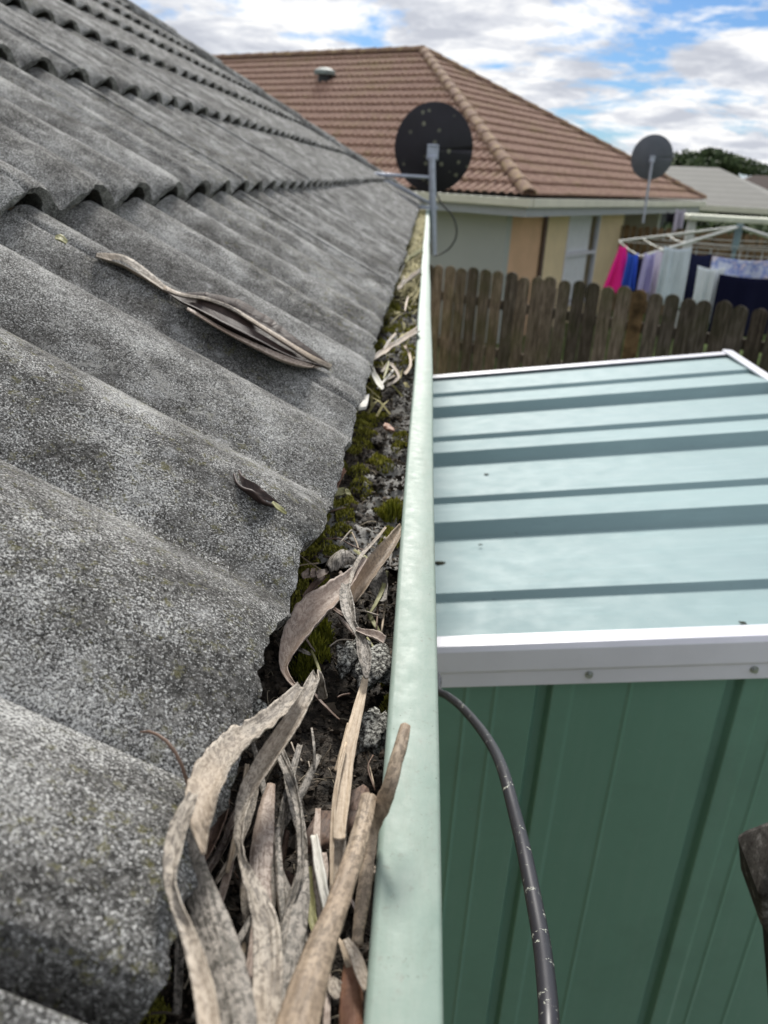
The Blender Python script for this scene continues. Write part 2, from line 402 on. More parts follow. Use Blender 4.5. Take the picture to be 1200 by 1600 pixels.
def cap_run(name, a, b, mat, parent, r=.09, step=.36, seg=8):   # half-round hip or ridge tiles laid end to end
    a, b = Vector(a), Vector(b); d = (b - a); Ln = d.length; d.normalize(); side = d.cross(Vector((0, 0, 1))).normalized(); up = side.cross(d)
    mb = MB(); n = max(1, int(Ln / step)); st = Ln / n
    for i in range(n):
        p0 = a + d * (i * st); p1 = a + d * ((i + 1) * st + .03)
        ring = []
        for (p, rr) in ((p0, r * 1.08), (p1, r * .92)):
            for q in (1.0, .82):
                ring.append([p + side * (math.cos(math.pi * k / seg) * rr * q) + up * (math.sin(math.pi * k / seg) * rr * q * .8 - .01) for k in range(seg + 1)])
        vs = sum(ring, []); m = seg + 1; f = []
        for k in range(seg):
            f.append((k, k + 1, 2 * m + k + 1, 2 * m + k)); f.append((k, m + k, m + k + 1, k + 1)); f.append((2 * m + k, 2 * m + k + 1, 3 * m + k + 1, 3 * m + k))
        mb.add(vs, f)
    return mb.build(name, mat, parent, smooth=False)

# ================================================================== GROUND
GP = MB(); GP.add([(-900, -300, 0), (900, -300, 0), (900, 1500, 0), (-900, 1500, 0)], [(0, 1, 2, 3)])
props(GP.build('lawn', M_LAWN), 'flat green lawn reaching to the horizon', None, None, 'structure')
pth = MB(); pth.box((.5, 1.5, .002), (2.6, 7.0, .06)); props(pth.build('concrete_path', M_CONC), 'grey concrete path beside the house', None, None, 'structure')

# ================================================================== OUR HOUSE
XE, ZE = -.070, CZ - .218                   # eave line of the near roof
YC, YN = 7.6, -6.0
AL = R(30.2); ca, sa = math.cos(AL), math.sin(AL)
HW = 3.9                                    # half width of the house at the eaves
house = thing('house', 'house with weathered grey concrete tile roof rising on the left', 'house', (-HW, 1.5, 0))
def H(p): return Vector(p) - house.location
TOPOFF = .026 + .026                        # crest height over the tile plane at the eave
Oe = (XE, YN, ZE - .030)
Smax = (HW + XE) / ca
PH = .455
ysm = np.concatenate([np.arange(0, 5.6, .03), np.arange(5.6, 6.3, .002), np.arange(6.3, 8.6, .0062), np.arange(8.6, YC - YN + .02, .0125)])
tile_facet('roof_tiles', H(Oe), (0, 1, 0), (-ca, 0, sa), YC - YN, Smax, lambda s: s * ca, lambda s: (YC - YN) - s * ca, ysm, M_TILE, house, ph=PH - YN, rows=9, seed=3, wear=1.0)
# the other three planes, plainer sampling
L2 = 2 * (HW + XE); ysc = np.arange(0, L2 + .02, .03)
tile_facet('roof_tiles', H((XE - L2, YC, ZE - .030)), (1, 0, 0), (0, -ca, sa), L2, Smax, lambda s: s * ca, lambda s: L2 - s * ca, ysc, M_TILE, house, rows=3, seed=5, flip=False)
tile_facet('roof_tiles', H((XE - L2, YN, ZE - .030)), (1, 0, 0), (0, ca, sa), L2, Smax, lambda s: s * ca, lambda s: L2 - s * ca, ysc, M_TILE, house, rows=3, seed=6)
ysb = np.arange(0, YC - YN + .02, .03)
tile_facet('roof_tiles', H((XE - L2, YN, ZE - .030)), (0, 1, 0), (ca, 0, sa), YC - YN, Smax, lambda s: s * ca, lambda s: (YC - YN) - s * ca, ysb, M_TILE, house, rows=3, seed=7)
zr = ZE - .030 + Smax * sa + .02; xr = XE - Smax * ca
cap_run('hip_cap', H((XE - .02, YC - .02, ZE + .0)), H((xr, YC - Smax * ca, zr)), M_TILE, house, r=.085)
cap_run('hip_cap', H((XE - .02, YN + .02, ZE + .0)), H((xr, YN + Smax * ca, zr)), M_TILE, house, r=.085)
cap_run('hip_cap', H((XE - L2 + .02, YC - .02, ZE + .0)), H((xr, YC - Smax * ca, zr)), M_TILE, house, r=.085)
cap_run('hip_cap', H((XE - L2 + .02, YN + .02, ZE + .0)), H((xr, YN + Smax * ca, zr)), M_TILE, house, r=.085)
cap_run('ridge_cap', H((xr, YN + Smax * ca, zr)), H((xr, YC - Smax * ca, zr)), M_TILE, house, r=.09)
# walls, soffit, fascia
wb = MB(); wb.box(H((xr, (YC + YN) / 2, (ZE - .16) / 2)), (2 * (HW + XE) - 1.0, YC - YN - 1.0, ZE - .16)); wb.build('wall', M_CREAM, house)
fb = MB(); ZF = ZE - .13
fb.box(H((-.135, (YC + YN) / 2, ZF)), (.02, YC - YN - .2, .18)); fb.box(H((XE - L2 + .075, (YC + YN) / 2, ZF)), (.02, YC - YN - .2, .18))
fb.box(H((xr, YC - .09, ZF)), (L2 - .17, .02, .18)); fb.box(H((xr, YN + .09, ZF)), (L2 - .17, .02, .18)); fb.build('fascia', M_SOFF, house)
sf = MB(); sf.box(H((xr, (YC + YN) / 2, ZE - .2)), (L2 - .2, YC - YN - .24, .012)); sf.build('soffit', M_SOFF, house)

# gutter: pressed-steel box gutter with a broad rolled lip, swept along the eave
ZL = CZ - .235                              # top of the lip
gut_prof = [(-.120, -.052), (-.120, -.100), (-.105, -.112), (-.004, -.112), (.0012, -.100), (.0012, -.014),
            (-.0040, -.0080), (-.0038, -.0028), (-.0030, -.0008), (-.0012, 0), (.0186, -.0004), (.0200, -.0014), (.0206, -.0036), (.0206, -.0110), (.0185, -.0150), (.0120, -.0160), (.0080, -.020), (.0075, -.085), (.0025, -.114), (-.004, -.1155)]
ygs = np.concatenate([np.arange(YN, -.2, .3), np.arange(-.2, 3, .03), np.arange(3, YC + .25, .3)])
P = np.array([[(x + .0012 * math.sin(y * 1.7) + .0006 * math.sin(y * 7.3), y, ZL + z + .0008 * math.sin(y * 5.1 + x * 20)) for (x, z) in gut_prof] for y in ygs])
P = P - np.array(house.location)
g = grid_mesh('gutter', P, M_GUT, house)

# ================================================================== GUTTER FILL
def hgt(x, y, a=0):                         # soil height relative to the lip
    v = Vector((x * 30, y * 30, a)); b = noise.noise(v) * .008 + noise.noise(v * 2.7) * .006 + noise.noise(v * 7) * .003
    return -.040 + b
xs = np.linspace(-.119, .0008, 46); ysl = np.concatenate([np.arange(-.3, 2.2, .004), np.arange(2.2, YC, .03)])
P = np.array([[(x, y, ZL + hgt(x, y) - (.012 if x > -.03 and y > .58 else 0)) for x in xs] for y in ysl])
o = grid_mesh('leaf_mould', P, M_SOIL); props(o, 'black wet leaf mould filling the gutter', None, None, 'stuff')
def silt_h(x, y): return max(-.057, hgt(x, y) - .008 + .005 * (1.2 + 1.6 * math.sin(y * 6.5 + 4.6) + noise.noise(Vector((x * 30, y * 12, 3))) * 1.2) + min(0, (x + .062 + .018 * noise.noise(Vector((y * 14, 0, 0)))) * .9))
def fill(x, y): return max(hgt(x, y), silt_h(x, y)) if (.52 < y < 2.6 and x > -.075) else hgt(x, y)
P = np.array([[(x, y, ZL + silt_h(x, y)) for x in np.linspace(-.075, .0008, 36)] for y in np.arange(.52, 2.6, .004)])
o = grid_mesh('dried_silt', P, M_SILT); props(o, 'pale grey silt dried along the outer side of the gutter', None, None, 'stuff')

def blades(spots, n, lmin, lmax, wd, seed, spread=None, tilt=.7, zoff=0.):
    rg = random.Random(seed); mb = MB(); v = mb.v; f = mb.f
    for i in range(n):
        px, py, pr, dens = spots[rg.randrange(len(spots))] if not callable(spots) else spots(rg)
        a = rg.random() * 6.283; r = pr * math.sqrt(rg.random()); x = px + math.cos(a) * r; y = py + math.sin(a) * r
        if x < -.118 or x > 0: continue
        z = ZL + fill(x, y) + zoff + dens * (1 - (r / pr) ** 2) ; l = rg.uniform(lmin, lmax)
        b = rg.random() * 6.283; t = Vector((math.cos(b) * tilt * rg.random(), math.sin(b) * tilt * rg.random(), 1)).normalized() * l
        s = Vector((math.cos(b + 1.57), math.sin(b + 1.57), 0)) * wd * rg.uniform(.6, 1.3)
        p = Vector((x, y, z - .001)); k = len(v)
        v += [tuple(p - s), tuple(p + s), tuple(p + t * .55 + s * .9), tuple(p + t * .55 - s * .9), tuple(p + t + Vector((0, 0, -l * .15 * rg.random())))]
        f += [(k, k + 1, k + 2, k + 3), (k + 3, k + 2, k + 4)]
    return mb
def W(x, y, dz=-.035): p = onz(x, y, -.235 + dz); return p
moss_px = [(600, 545, .016), (592, 500, .018), (610, 455, .02), (618, 425, .02), (590, 590, .013), (592, 650, .012), (575, 655, .01), (566, 690, .012), (552, 700, .008), (600, 725, .010), (588, 715, .01), (568, 760, .012), (545, 790, .01),
           (612, 790, .010), (600, 800, .008), (530, 730, .008), (480, 860, .010), (455, 890, .009), (450, 935, .009), (462, 950, .008), (505, 850, .008), (540, 810, .008), (560, 735, .010), (606, 1100, .003), (605, 1060, .003), (232, 1560, .006), (240, 1500, .005), (500, 900, .006)]
spots = []
for (x, y, r) in moss_px: p = W(x, y); spots.append((p.x, p.y, r * 1.15, .007))
rgm = random.Random(5)
for _ in range(190):
    y_ = .45 + 3.6 * rgm.random(); spots.append((-.048 - .06 * rgm.random() if rgm.random() < .8 else -.012, y_, rgm.uniform(.005, .012) * (1 + y_ * .4), .006))
m1 = blades(spots, 85000, .0015, .005, .0006, 1)
def farspot(rg):
    return (rg.uniform(-.115, -.005), rg.uniform(1.1, 9.0), .02, .004)
m1b = blades(farspot, 5000, .004, .012, .0022, 4); m1.add(m1b.v, m1b.f)
props(m1.build('moss', M_MOSS), 'olive green moss cushions growing in the gutter', None, None, 'stuff')
q = W(492, 1012, -.03); q2 = W(478, 1030, -.03); q3 = W(505, 990, -.03)
m2 = blades([(q.x, q.y, .010, .012), (q2.x, q2.y, .008, .010), (q3.x, q3.y, .006, .012)], 1500, .003, .009, .0005, 2)
single(m2, 'moss_tuft', M_MOSS2, 'tall bright yellow-green moss tuft beside the curled pale leaf', 'moss')
q = W(613, 795, -.03)
m2 = blades([(q.x, q.y, .010, .006)], 220, .006, .016, .0007, 3); single(m2, 'moss_tuft', M_MOSS2, 'small spiky green sprig against the gutter lip', 'moss')
def straws(n, y0, y1, seed):
    rg = random.Random(seed); mb = MB()
    for i in range(n):
        x = rg.uniform(-.11, -.005); y = y0 + (y1 - y0) * rg.random() ** 1.2; L = rg.uniform(.03, .09); a = rg.random() * 3.14; z = ZL - .030 + rg.uniform(0, .022) * min(1, y / 4)
        p = Vector((x, y, z)); d_ = Vector((math.cos(a) * .5, math.sin(a), rg.uniform(-.15, .3))).normalized() * L; q = p + d_; q.x = min(max(q.x, -.116), -.002); q.z = min(q.z, ZL + .012)
        s_ = Vector((-d_.y, d_.x, 0)).normalized() * rg.uniform(.001, .003); k = len(mb.v)
        mb.v += [tuple(p - s_), tuple(p + s_), tuple(p.lerp(q, .5) + s_ + Vector((0, 0, .004))), tuple(p.lerp(q, .5) - s_ + Vector((0, 0, .004))), tuple(q)]; mb.f += [(k, k + 1, k + 2, k + 3), (k + 3, k + 2, k + 4)]
    return mb
M_YEL = moss_mat('yellowed_grass', (.14, .13, .04), (.48, .42, .20))
props(straws(2600, 1.9, 7.5, 15).build('yellowed_grass', M_YEL), 'matted yellow dry grass filling the far end of the gutter', None, None, 'stuff')
props(straws(90, .9, 2.2, 16).build('yellowed_grass', M_YEL), 'scattered yellow dry grass in the middle of the gutter', None, None, 'stuff')
# crumbs and fibres
def crumbs(n, y0, y1, smin, smax, seed):
    rg = random.Random(seed); mb = MB()
    for i in range(n):
        x = rg.uniform(-.117, 0); y = y0 + (y1 - y0) * rg.random() ** 1.5; s = rg.uniform(smin, smax) * (1 if rg.random() < .93 else 2.0)
        z = ZL + fill(x, y) + s * .3
        Mx = Matrix.Rotation(rg.random() * 6, 3, 'X') @ Matrix.Rotation(rg.random() * 6, 3, 'Z')
        sx, sy, sz = s * rg.uniform(.5, 1.3), s * rg.uniform(.5, 1.6), s * rg.uniform(.25, .7)
        vs = [Mx @ Vector(p) + Vector((x, y, z)) for p in ((sx, 0, 0), (-sx, 0, 0), (0, sy, 0), (0, -sy, 0), (0, 0, sz), (0, 0, -sz))]
        mb.add(vs, [(0, 2, 4), (2, 1, 4), (1, 3, 4), (3, 0, 4), (2, 0, 5), (1, 2, 5), (3, 1, 5), (0, 3, 5)])
    return mb
mb = crumbs(15000, .1, 2.2, .0006, .0022, 11); props(mb.build('leaf_crumbs', M_CRUMB), 'dark brown crumbs of rotten leaf strewn in the gutter', None, None, 'stuff')
def fibres(n, y0, y1, seed):
    rg = random.Random(seed); mb = MB()
    for i in range(n):
        x = rg.uniform(-.112, -.004); y = y0 + (y1 - y0) * rg.random() ** 1.4; L = rg.uniform(.004, .022) * (1 + max(0, y - 1) * .8); a = rg.random() * 6.28
        k = rg.uniform(-1.2, 1.2); pts = []; z = ZL + fill(x, y) + rg.uniform(.0, .004)
        for j in range(6):
            pts.append((min(max(x, -.118), -.001), y, z + .002 * math.sin(j))); x += math.cos(a) * L / 5; y += math.sin(a) * L / 5; a += k / 5
        mb.tube(pts, rg.uniform(.00018, .0005) * (1 + max(0, y - 1) * .8), 4, False)
    return mb
mb = fibres(750, .1, 3.0, 12); props(mb.build('fine_litter', M_FIBRE), 'fine dry stalks and root fibres matted over the leaf mould', None, None, 'stuff')

# ------------------------------------------------------------------ strap leaves
def catmull(P, n):
    P = np.array(P, float); out = []
    Q = np.vstack([2 * P[0] - P[1], P, 2 * P[-1] - P[-2]])
    for i in range(1, len(Q) - 2):
        for t in np.linspace(0, 1, n, endpoint=False):
            p0, p1, p2, p3 = Q[i - 1:i + 3]
            out.append(.5 * ((2 * p1) + (-p0 + p2) * t + (2 * p0 - 5 * p1 + 4 * p2 - p3) * t * t + (-p0 + 3 * p1 - 3 * p2 + p3) * t ** 3))
    out.append(P[-1]); return np.array(out)
uvoff = [0.]
def strap(pts, curl=.15, th=.0005, plane=None, across=15, wav=.0, seed=0):
    """pts rows: (image x, image y, width px, height over lip m, cross tilt m). curl: + edges up, - domed (fraction of width)."""
    C = catmull(pts, 8); n = len(C); rg = random.Random(seed); mb = MB(); uv = []; ln = 0; uvoff[0] += .37; last = None
    top = []
    for i in range(n):
        x, y, wd, h, tl = C[i]; wd = max(wd, 1)
        a = C[max(i - 1, 0)][:2]; b = C[min(i + 1, n - 1)][:2]; t = b - a; t = t / (np.linalg.norm(t) + 1e-9); nx, ny = -t[1], t[0]
        if nx < 0: nx, ny = -nx, -ny
        wd *= 1 + .05 * noise.noise(Vector((i * .35, seed, 0))) + .05 * noise.noise(Vector((i * 1.1, seed, 3)))
        def at(px, py, hh):
            if plane is None: return onz(px, py, -.235 + hh)
            return onplane(px, py, Vector(plane[0]) + Vector(plane[1]) * hh, plane[1])
        l = at(x - nx * wd / 2, y - ny * wd / 2, h - tl / 2); r = at(x + nx * wd / 2, y + ny * wd / 2, h + tl / 2)
        c = (l + r) / 2; W3 = (r - l).length
        if last is not None: ln += (c - last).length
        last = c; row = []
        tan = at(b[0], b[1], h) - at(a[0], a[1], h)
        nrm = (r - l).cross(tan);
        if nrm.z < 0: nrm = -nrm
        nrm.normalize()
        for k in range(across):
            u = k / (across - 1) * 2 - 1
            row.append(l.lerp(r, (u + 1) / 2) + nrm * (W3 * curl * (u * u - .5) + wav * W3 * noise.noise(Vector((i * .3, u, seed))) * (u * u) * 3 + W3 * .014 * math.sin(u * 17 + seed) + W3 * .05 * abs(u) + .0003 * noise.noise(Vector((u * 3, i * .25, seed)))))
            uv.append((k / (across - 1) * W3, ln + uvoff[0]))
        top.append(row)
    v = [p for row in top for p in row]; f = []
    for i in range(n - 1):
        for k in range(across - 1):
            q = i * across + k; f.append((q, q + 1, q + across + 1, q + across))
    mb.v = [tuple(p) for p in v]; mb.f = f; mb.uv = uv; mb.th = th; return mb
def put(mb, name, mat, label, cat, group=None):
    c = Vector(np.mean(np.array(mb.v), axis=0))
    o = mb.build(name, mat, None, smooth=True, loc=c); m = o.modifiers.new('t', 'SOLIDIFY'); m.thickness = mb.th; m.offset = 0
    return props(o, label, cat, group)
FL = 'dry strap leaves and straw lying in the gutter'
def z7(x, y): return 200 + x / 2.4, 1100 + y / 2.4
def z6(x, y): return 340 + x / 3.3333, 800 + y / 3.3333
# (points, material, label, curl, seed)
LV = [
 # A
 ([(506, 1092, 14, .004, .004), (503, 1070, 12, .012, .004), (494, 1056, 16, .018, 0), (480, 1085, 22, .018, 0), (458, 1125, 27, .017, 0), (433, 1162, 29, .016, 0), (408, 1200, 29, .016, 0), (385, 1240, 24, .016, 0), (375, 1285, 17, .017, .002), (377, 1330, 11, .018, .004), (386, 1368, 18, .017, -.003), (404, 1412, 33, .016, -.003), (416, 1454, 42, .016, 0), (419, 1517, 46, .018, 0), (417, 1570, 48, .020, 0), (416, 1640, 50, .022, 0)],
  'pale', 'long pale strap leaf folded over at the top and twisted once lower down', .12, 1),
 # B
 ([(470, 1072, 14, 0.023, 0), (450, 1096, 22, 0.023, 0), (425, 1122, 28, 0.024, .002), (400, 1142, 30, 0.025, .004), (376, 1160, 38, 0.027, .005), (352, 1185, 46, 0.031, .006), (333, 1212, 52, 0.037, .005), (318, 1245, 52, 0.041, .003), (312, 1278, 42, 0.041, 0), (314, 1305, 24, 0.039, 0), (318, 1335, 6, 0.037, 0)],
  'pale', 'broad mottled leaf tip bent over the tile edge', .16, 2),
 # C
 ([(300, 1300, 12, 0.031, 0), (303, 1335, 30, 0.029, 0), (306, 1367, 44, 0.027, .002), (320, 1417, 58, 0.025, .003), (340, 1475, 66, 0.025, .004), (357, 1537, 68, 0.027, .004), (368, 1590, 66, 0.029, .004), (372, 1650, 64, 0.031, .004)],
  'grey', 'broad charcoal-spotted grey leaf running down to the bottom edge', -.16, 3),
 # D
 ([(302, 1240, 14, 0.047, 0), (292, 1265, 22, 0.047, 0), (279, 1295, 28, 0.046, 0), (270, 1333, 28, 0.045, 0), (267, 1371, 20, 0.045, .002), (276, 1410, 18, 0.045, .003), (294, 1462, 24, 0.045, 0), (310, 1515, 30, 0.046, 0), (322, 1570, 34, 0.047, 0), (330, 1640, 36, 0.048, 0)],
  'pale', 'leftmost pale leaf looping out over the tiles and back', .2, 4),
 # E
 ([(425, 1150, 8, -.004, 0), (436, 1180, 11, -.002, 0), (454, 1221, 14, 0, 0), (467, 1267, 11, .003, .002), (471, 1317, 9, .004, .003), (468, 1367, 9, .004, 0), (452, 1417, 9, .002, 0), (432, 1460, 4, 0, 0)],
  'grey', 'narrow curling leaf bowed to the right in the middle of the clump', .2, 5),
 # E2
 ([(440, 1172, 8, -.012, 0), (452, 1215, 18, -.01, 0), (462, 1262, 20, -.008, 0), (473, 1312, 14, -.008, 0), (478, 1350, 8, -.01, 0), (492, 1378, 5, -.012, 0)],
  'grey', 'grey-brown narrow leaf tucked behind the bowed one', .15, 6),
 # F
 ([(424, 1225, 12, -.008, 0), (417, 1262, 24, -.006, 0), (410, 1317, 34, -.004, 0), (406, 1367, 34, -.004, 0), (409, 1417, 30, -.004, 0), (400, 1470, 20, -.004, 0), (388, 1530, 14, -.003, 0)],
  'pink', 'pale pinkish leaf standing behind the long twisted one', -.2, 7),
 # G
 ([(475, 1345, 8, .0, 0), (471, 1380, 24, .0, 0), (465, 1415, 36, .001, 0), (456, 1467, 38, .003, 0), (446, 1517, 32, .005, 0), (440, 1570, 24, .006, 0), (437, 1640, 20, .007, 0)],
  'grey', 'wide grey leaf just left of the thick tan stem', -.18, 8),
 # H
 ([(577, 1243, 23, .016, 0), (570, 1275, 25, .017, 0), (561, 1310, 27, .018, 0), (546, 1358, 30, .020, 0), (526, 1417, 34, .022, 0), (503, 1475, 44, .024, 0), (485, 1530, 54, .027, 0), (468, 1590, 64, .030, 0), (455, 1650, 70, .032, 0)],
  'tan', 'thick tan half-round stem with a cut end leaning to the upper right', -.28, 9),
 # I
 ([(634, 1133, 14, .032, 0), (628, 1158, 17, .031, 0), (619, 1190, 19, .029, 0), (608, 1229, 21, .024, .002), (594, 1262, 25, .014, .003), (582, 1300, 18, .004, 0), (576, 1340, 17, .0, 0), (570, 1385, 20, -.002, 0), (563, 1433, 18, -.004, 0), (558, 1478, 14, -.006, 0)],
  'tan', 'orange-tan stalk poking out over the gutter lip', -.3, 10),
 # J
 ([(572, 1056, 9, -.008, 0), (563, 1095, 15, -.007, 0), (551, 1145, 20, -.006, 0), (541, 1190, 24, -.005, 0), (536, 1240, 24, -.004, 0), (531, 1290, 20, -.004, 0), (530, 1312, 18, -.004, 0)],
  'straw', 'flat striped straw blade with a square end', .1, 11),
 ([(541, 1160, 4, -.002, 0), (526, 1230, 7, -.002, 0), (520, 1290, 7, -.004, 0), (518, 1392, 5, -.008, 0)],
  'straw', 'very thin straw strip left of the flat striped blade', .1, 12),
 # K
 ([(491, 1306, 10, -.004, 0), (497, 1345, 13, -.004, 0), (505, 1390, 14, -.005, 0), (511, 1430, 10, -.008, 0)], 'white', 'short bleached strip left of the thick tan stem', .2, 13),
 ([(480, 1355, 14, -.010, 0), (483, 1385, 17, -.010, 0), (485, 1420, 16, -.010, 0), (490, 1448, 12, -.010, 0), (493, 1466, 4, -.010, 0)], 'green', 'small yellow-green pointed leaf under the bleached strip', .2, 14),
 # M N O
 ([(540, 1468, 10, -.006, 0), (553, 1490, 17, -.004, 0), (564, 1520, 19, -.003, 0), (573, 1548, 12, -.003, 0)], 'pale', 'grey splinter against the lip near the bottom', .1, 15),
 ([(552, 1492, 22, -.012, 0), (550, 1530, 32, -.010, 0), (549, 1580, 36, -.008, 0), (548, 1640, 38, -.006, 0)], 'rust', 'orange-brown bark strip at the bottom beside the lip', -.25, 16),
 ([(516, 1530, 12, -.012, 0), (525, 1545, 26, -.010, 0), (531, 1560, 20, -.010, 0)], 'pale', 'ragged pale flake near the bottom of the gutter', .1, 17),
 ([(534, 1470, 12, -.010, 0), (540, 1490, 10, -.010, 0), (545, 1512, 8, -.010, 0)], 'straw', 'short striped chip beside the grey splinter', .05, 18),
 # P
 ([(286, 1420, 12, -.02, 0), (281, 1467, 14, -.02, 0), (279, 1520, 14, -.02, 0), (277, 1585, 12, -.02, 0)], 'grey', 'dim narrow leaf hanging in the dark under the tile edge', .1, 19),
 # S
 ([(352, 1238, 14, .002, 0), (345, 1265, 24, .002, 0), (336, 1295, 22, .002, 0), (325, 1325, 16, .002, 0), (318, 1345, 5, .002, 0)], 'brown', 'darker leaf half hidden under the broad mottled tip', .2, 20),
 # R
 ([(378, 1143, 6, .020, 0), (360, 1150, 9, .024, 0), (343, 1162, 10, .028, 0), (330, 1178, 9, .030, 0), (321, 1195, 5, .030, 0)], 'brown', 'thin brown arc above the broad mottled leaf', .15, 21),
 # T1 T2
 ([(628, 822, 8, -.004, 0), (615, 845, 18, -.006, 0), (598, 870, 24, -.008, 0), (580, 893, 27, -.010, 0), (562, 918, 28, -.012, 0), (548, 940, 20, -.014, 0)], 'tan', 'brown half-rolled leaf end leaning on the inside of the lip', .38, 22),
 ([(572, 872, 5, -.002, 0), (556, 893, 14, -.003, 0), (535, 918, 28, -.004, 0), (512, 942, 38, -.005, .002), (488, 964, 44, -.006, .003), (466, 992, 40, -.008, .003), (450, 1020, 26, -.010, .002), (443, 1042, 13, -.011, 0), (450, 1060, 9, -.011, 0), (460, 1072, 7, -.012, 0)], 'pink', 'curled pale pinkish leaf bent like a hook', .26, 23),
 ([(603, 824, 3, .002, 0), (585, 846, 5, 0, 0), (565, 868, 6, 0, 0), (553, 890, 7, -.002, 0), (546, 915, 4, -.003, 0)], 'pale', 'slim pale ribbon along the brown rolled leaf', .1, 24),
 # U V
 ([(540, 912, 12, .002, 0), (540, 930, 19, .003, 0), (545, 955, 21, .003, .002), (552, 975, 12, .003, .003), (562, 995, 13, .003, 0), (569, 1022, 22, .002, 0), (572, 1046, 14, 0, 0), (572, 1060, 6, -.002, 0)], 'grey', 'twisted grey-brown ribbon hanging from the hooked leaf', .2, 25),
 ([(556, 984, 5, .004, 0), (572, 990, 9, .005, 0), (588, 995, 13, .006, 0), (600, 1002, 12, .006, 0)], 'pink', 'short pinkish offshoot pointing at the lip', .3, 26),
 # W
 ([(512, 888, 12, -.006, 0), (524, 876, 22, -.004, 0), (540, 869, 20, -.003, 0), (556, 876, 8, -.006, 0)], 'grey', 'short rolled grey leaf above the hooked one', -.35, 27),
 ([(472, 902, 8, -.008, 0), (482, 898, 14, -.008, 0), (500, 898, 12, -.008, 0), (512, 892, 6, -.008, 0)], 'pink', 'small pale chip left of the rolled grey leaf', .1, 28),
 ([(508, 900, 8, -.012, 0), (490, 916, 10, -.012, 0), (474, 934, 6, -.012, 0)], 'brown', 'small brown scrap on the moss near the tile edge', .1, 29),
 ([(588, 885, 16, -.018, 0), (590, 905, 30, -.018, 0), (594, 925, 24, -.018, 0), (600, 940, 10, -.018, 0)], 'grey', 'flat dull leaf half buried beside the lip', .06, 30),
 # upper bits
 ([(515, 788, 5, .0, 0), (522, 765, 10, .0, 0), (530, 745, 12, -.002, 0), (540, 735, 5, -.004, 0)], 'rust', 'reddish-brown curled leaf at the tile edge', .3, 31),
 ([(512, 778, 5, -.004, 0), (525, 772, 11, -.006, 0), (540, 770, 8, -.008, 0), (548, 773, 3, -.01, 0)], 'green', 'tiny yellowing leaf under the reddish one', .2, 32),
 ([(578, 566, 5, -.006, 0), (584, 585, 8, -.006, 0), (592, 600, 9, -.006, 0), (598, 608, 6, -.008, 0)], 'white', 'bright pale sliver in the moss above the white chip', .1, 33),
 ([(576, 566, 7, .0, 0), (600, 551, 8, .002, 0), (625, 535, 8, .004, 0), (654, 517, 9, .006, 0)], 'pale', 'straight bleached strap slanting across the gutter', .1, 34),
 ([(622, 452, 5, .0, 0), (636, 440, 5, .001, 0), (658, 424, 5, .003, 0)], 'pale', 'pale strap slanting across the gutter near its far end', .1, 35),
 ([(627, 415, 4, .0, 0), (640, 405, 4, .001, 0), (660, 392, 4, .002, 0)], 'green', 'farthest slanting strap in the gutter', .1, 36),
 ([(632, 540, 4, -.01, 0), (640, 555, 4, -.01, 0), (641, 572, 4, -.01, 0), (633, 585, 5, -.01, 0)], 'straw', 'curved straw beside the lip across from the slanting strap', .1, 37),
 ([(596, 582, 3, -.006, 0), (608, 570, 4, -.006, 0), (618, 578, 4, -.006, 0), (622, 592, 4, -.008, 0), (604, 604, 3, -.01, 0)], 'pale', 'looped thin stalk in the moss', .1, 38),
]
for (pts, mat, lab, curl, sd_) in LV:
    nm = 'dry_leaf' if mat not in ('straw',) else 'straw_blade'
    if 'stem' in lab: nm = 'dry_stalk'
    if 'stalk' in lab: nm = 'dry_stalk'
    put(strap(pts, curl, seed=sd_, th=.0011 if ('stem' in lab or 'stalk' in lab) else .0005, wav=.03), nm, LM[mat], lab, nm.replace('_', ' '), FL)
rgx = random.Random(77)
def strips(n, xr_, yr_, lr_, wr_, hr_, ang, lab, mats, grp):
    for i in range(n):
        y = rgx.uniform(*yr_); x0, x1 = xr_(y); x = rgx.uniform(x0, x1); L_ = rgx.uniform(*lr_); a = R(ang) + rgx.gauss(0, .38); k = rgx.uniform(-.5, .5); w0 = rgx.uniform(*wr_); h = rgx.uniform(*hr_); P_ = []
        for j in range(5):
            q = j / 4; P_.append((x, y, w0 * (.35 + .65 * math.sin(math.pi * min(1, q * .8 + .15))), h + .003 * math.sin(q * 3), 0)); x += math.cos(a) * L_ / 4; y += math.sin(a) * L_ / 4; a += k / 4
            x = min(max(x, xr_(y)[0]), xr_(y)[1])
        put(strap(P_, rgx.uniform(-.2, .25), seed=100 + i, across=5, wav=.03), 'dry_strip', LM[rgx.choice(mats)], lab, 'dry strip', grp)
strips(24, lambda y: (390 - (y - 1150) * .33, 585), (1130, 1560), (60, 190), (4, 13), (-.026, -.010), 90, 'slender dry strip lying low among the big strap leaves near the bottom', ['pale', 'grey', 'grey', 'brown', 'pink', 'straw', 'dark'], 'slender strips under the big strap leaves')
strips(12, lambda y: (400 - (y - 1150) * .33, 560), (1120, 1420), (140, 260), (9, 19), (-.018, -.006), 92, 'medium curling grey strap leaf tucked under the large ones near the bottom', ['pale', 'grey', 'grey', 'pink'], 'medium strap leaves under the large ones')
strips(14, lambda y: (475 - (y - 850) * .3, 610), (830, 1080), (30, 80), (3, 8), (-.028, -.016), 60, 'small dry strip in the litter around the hooked pale leaf', ['grey', 'brown', 'brown', 'pink', 'green'], 'small strips around the hooked leaf')
strips(9, lambda y: (575 + (y - 600) * -.28, 640), (400, 600), (15, 45), (2, 5), (-.018, -.004), 120, 'short bleached strip among the moss in the upper gutter', ['pale', 'straw', 'green', 'white'], 'short strips in the upper gutter')
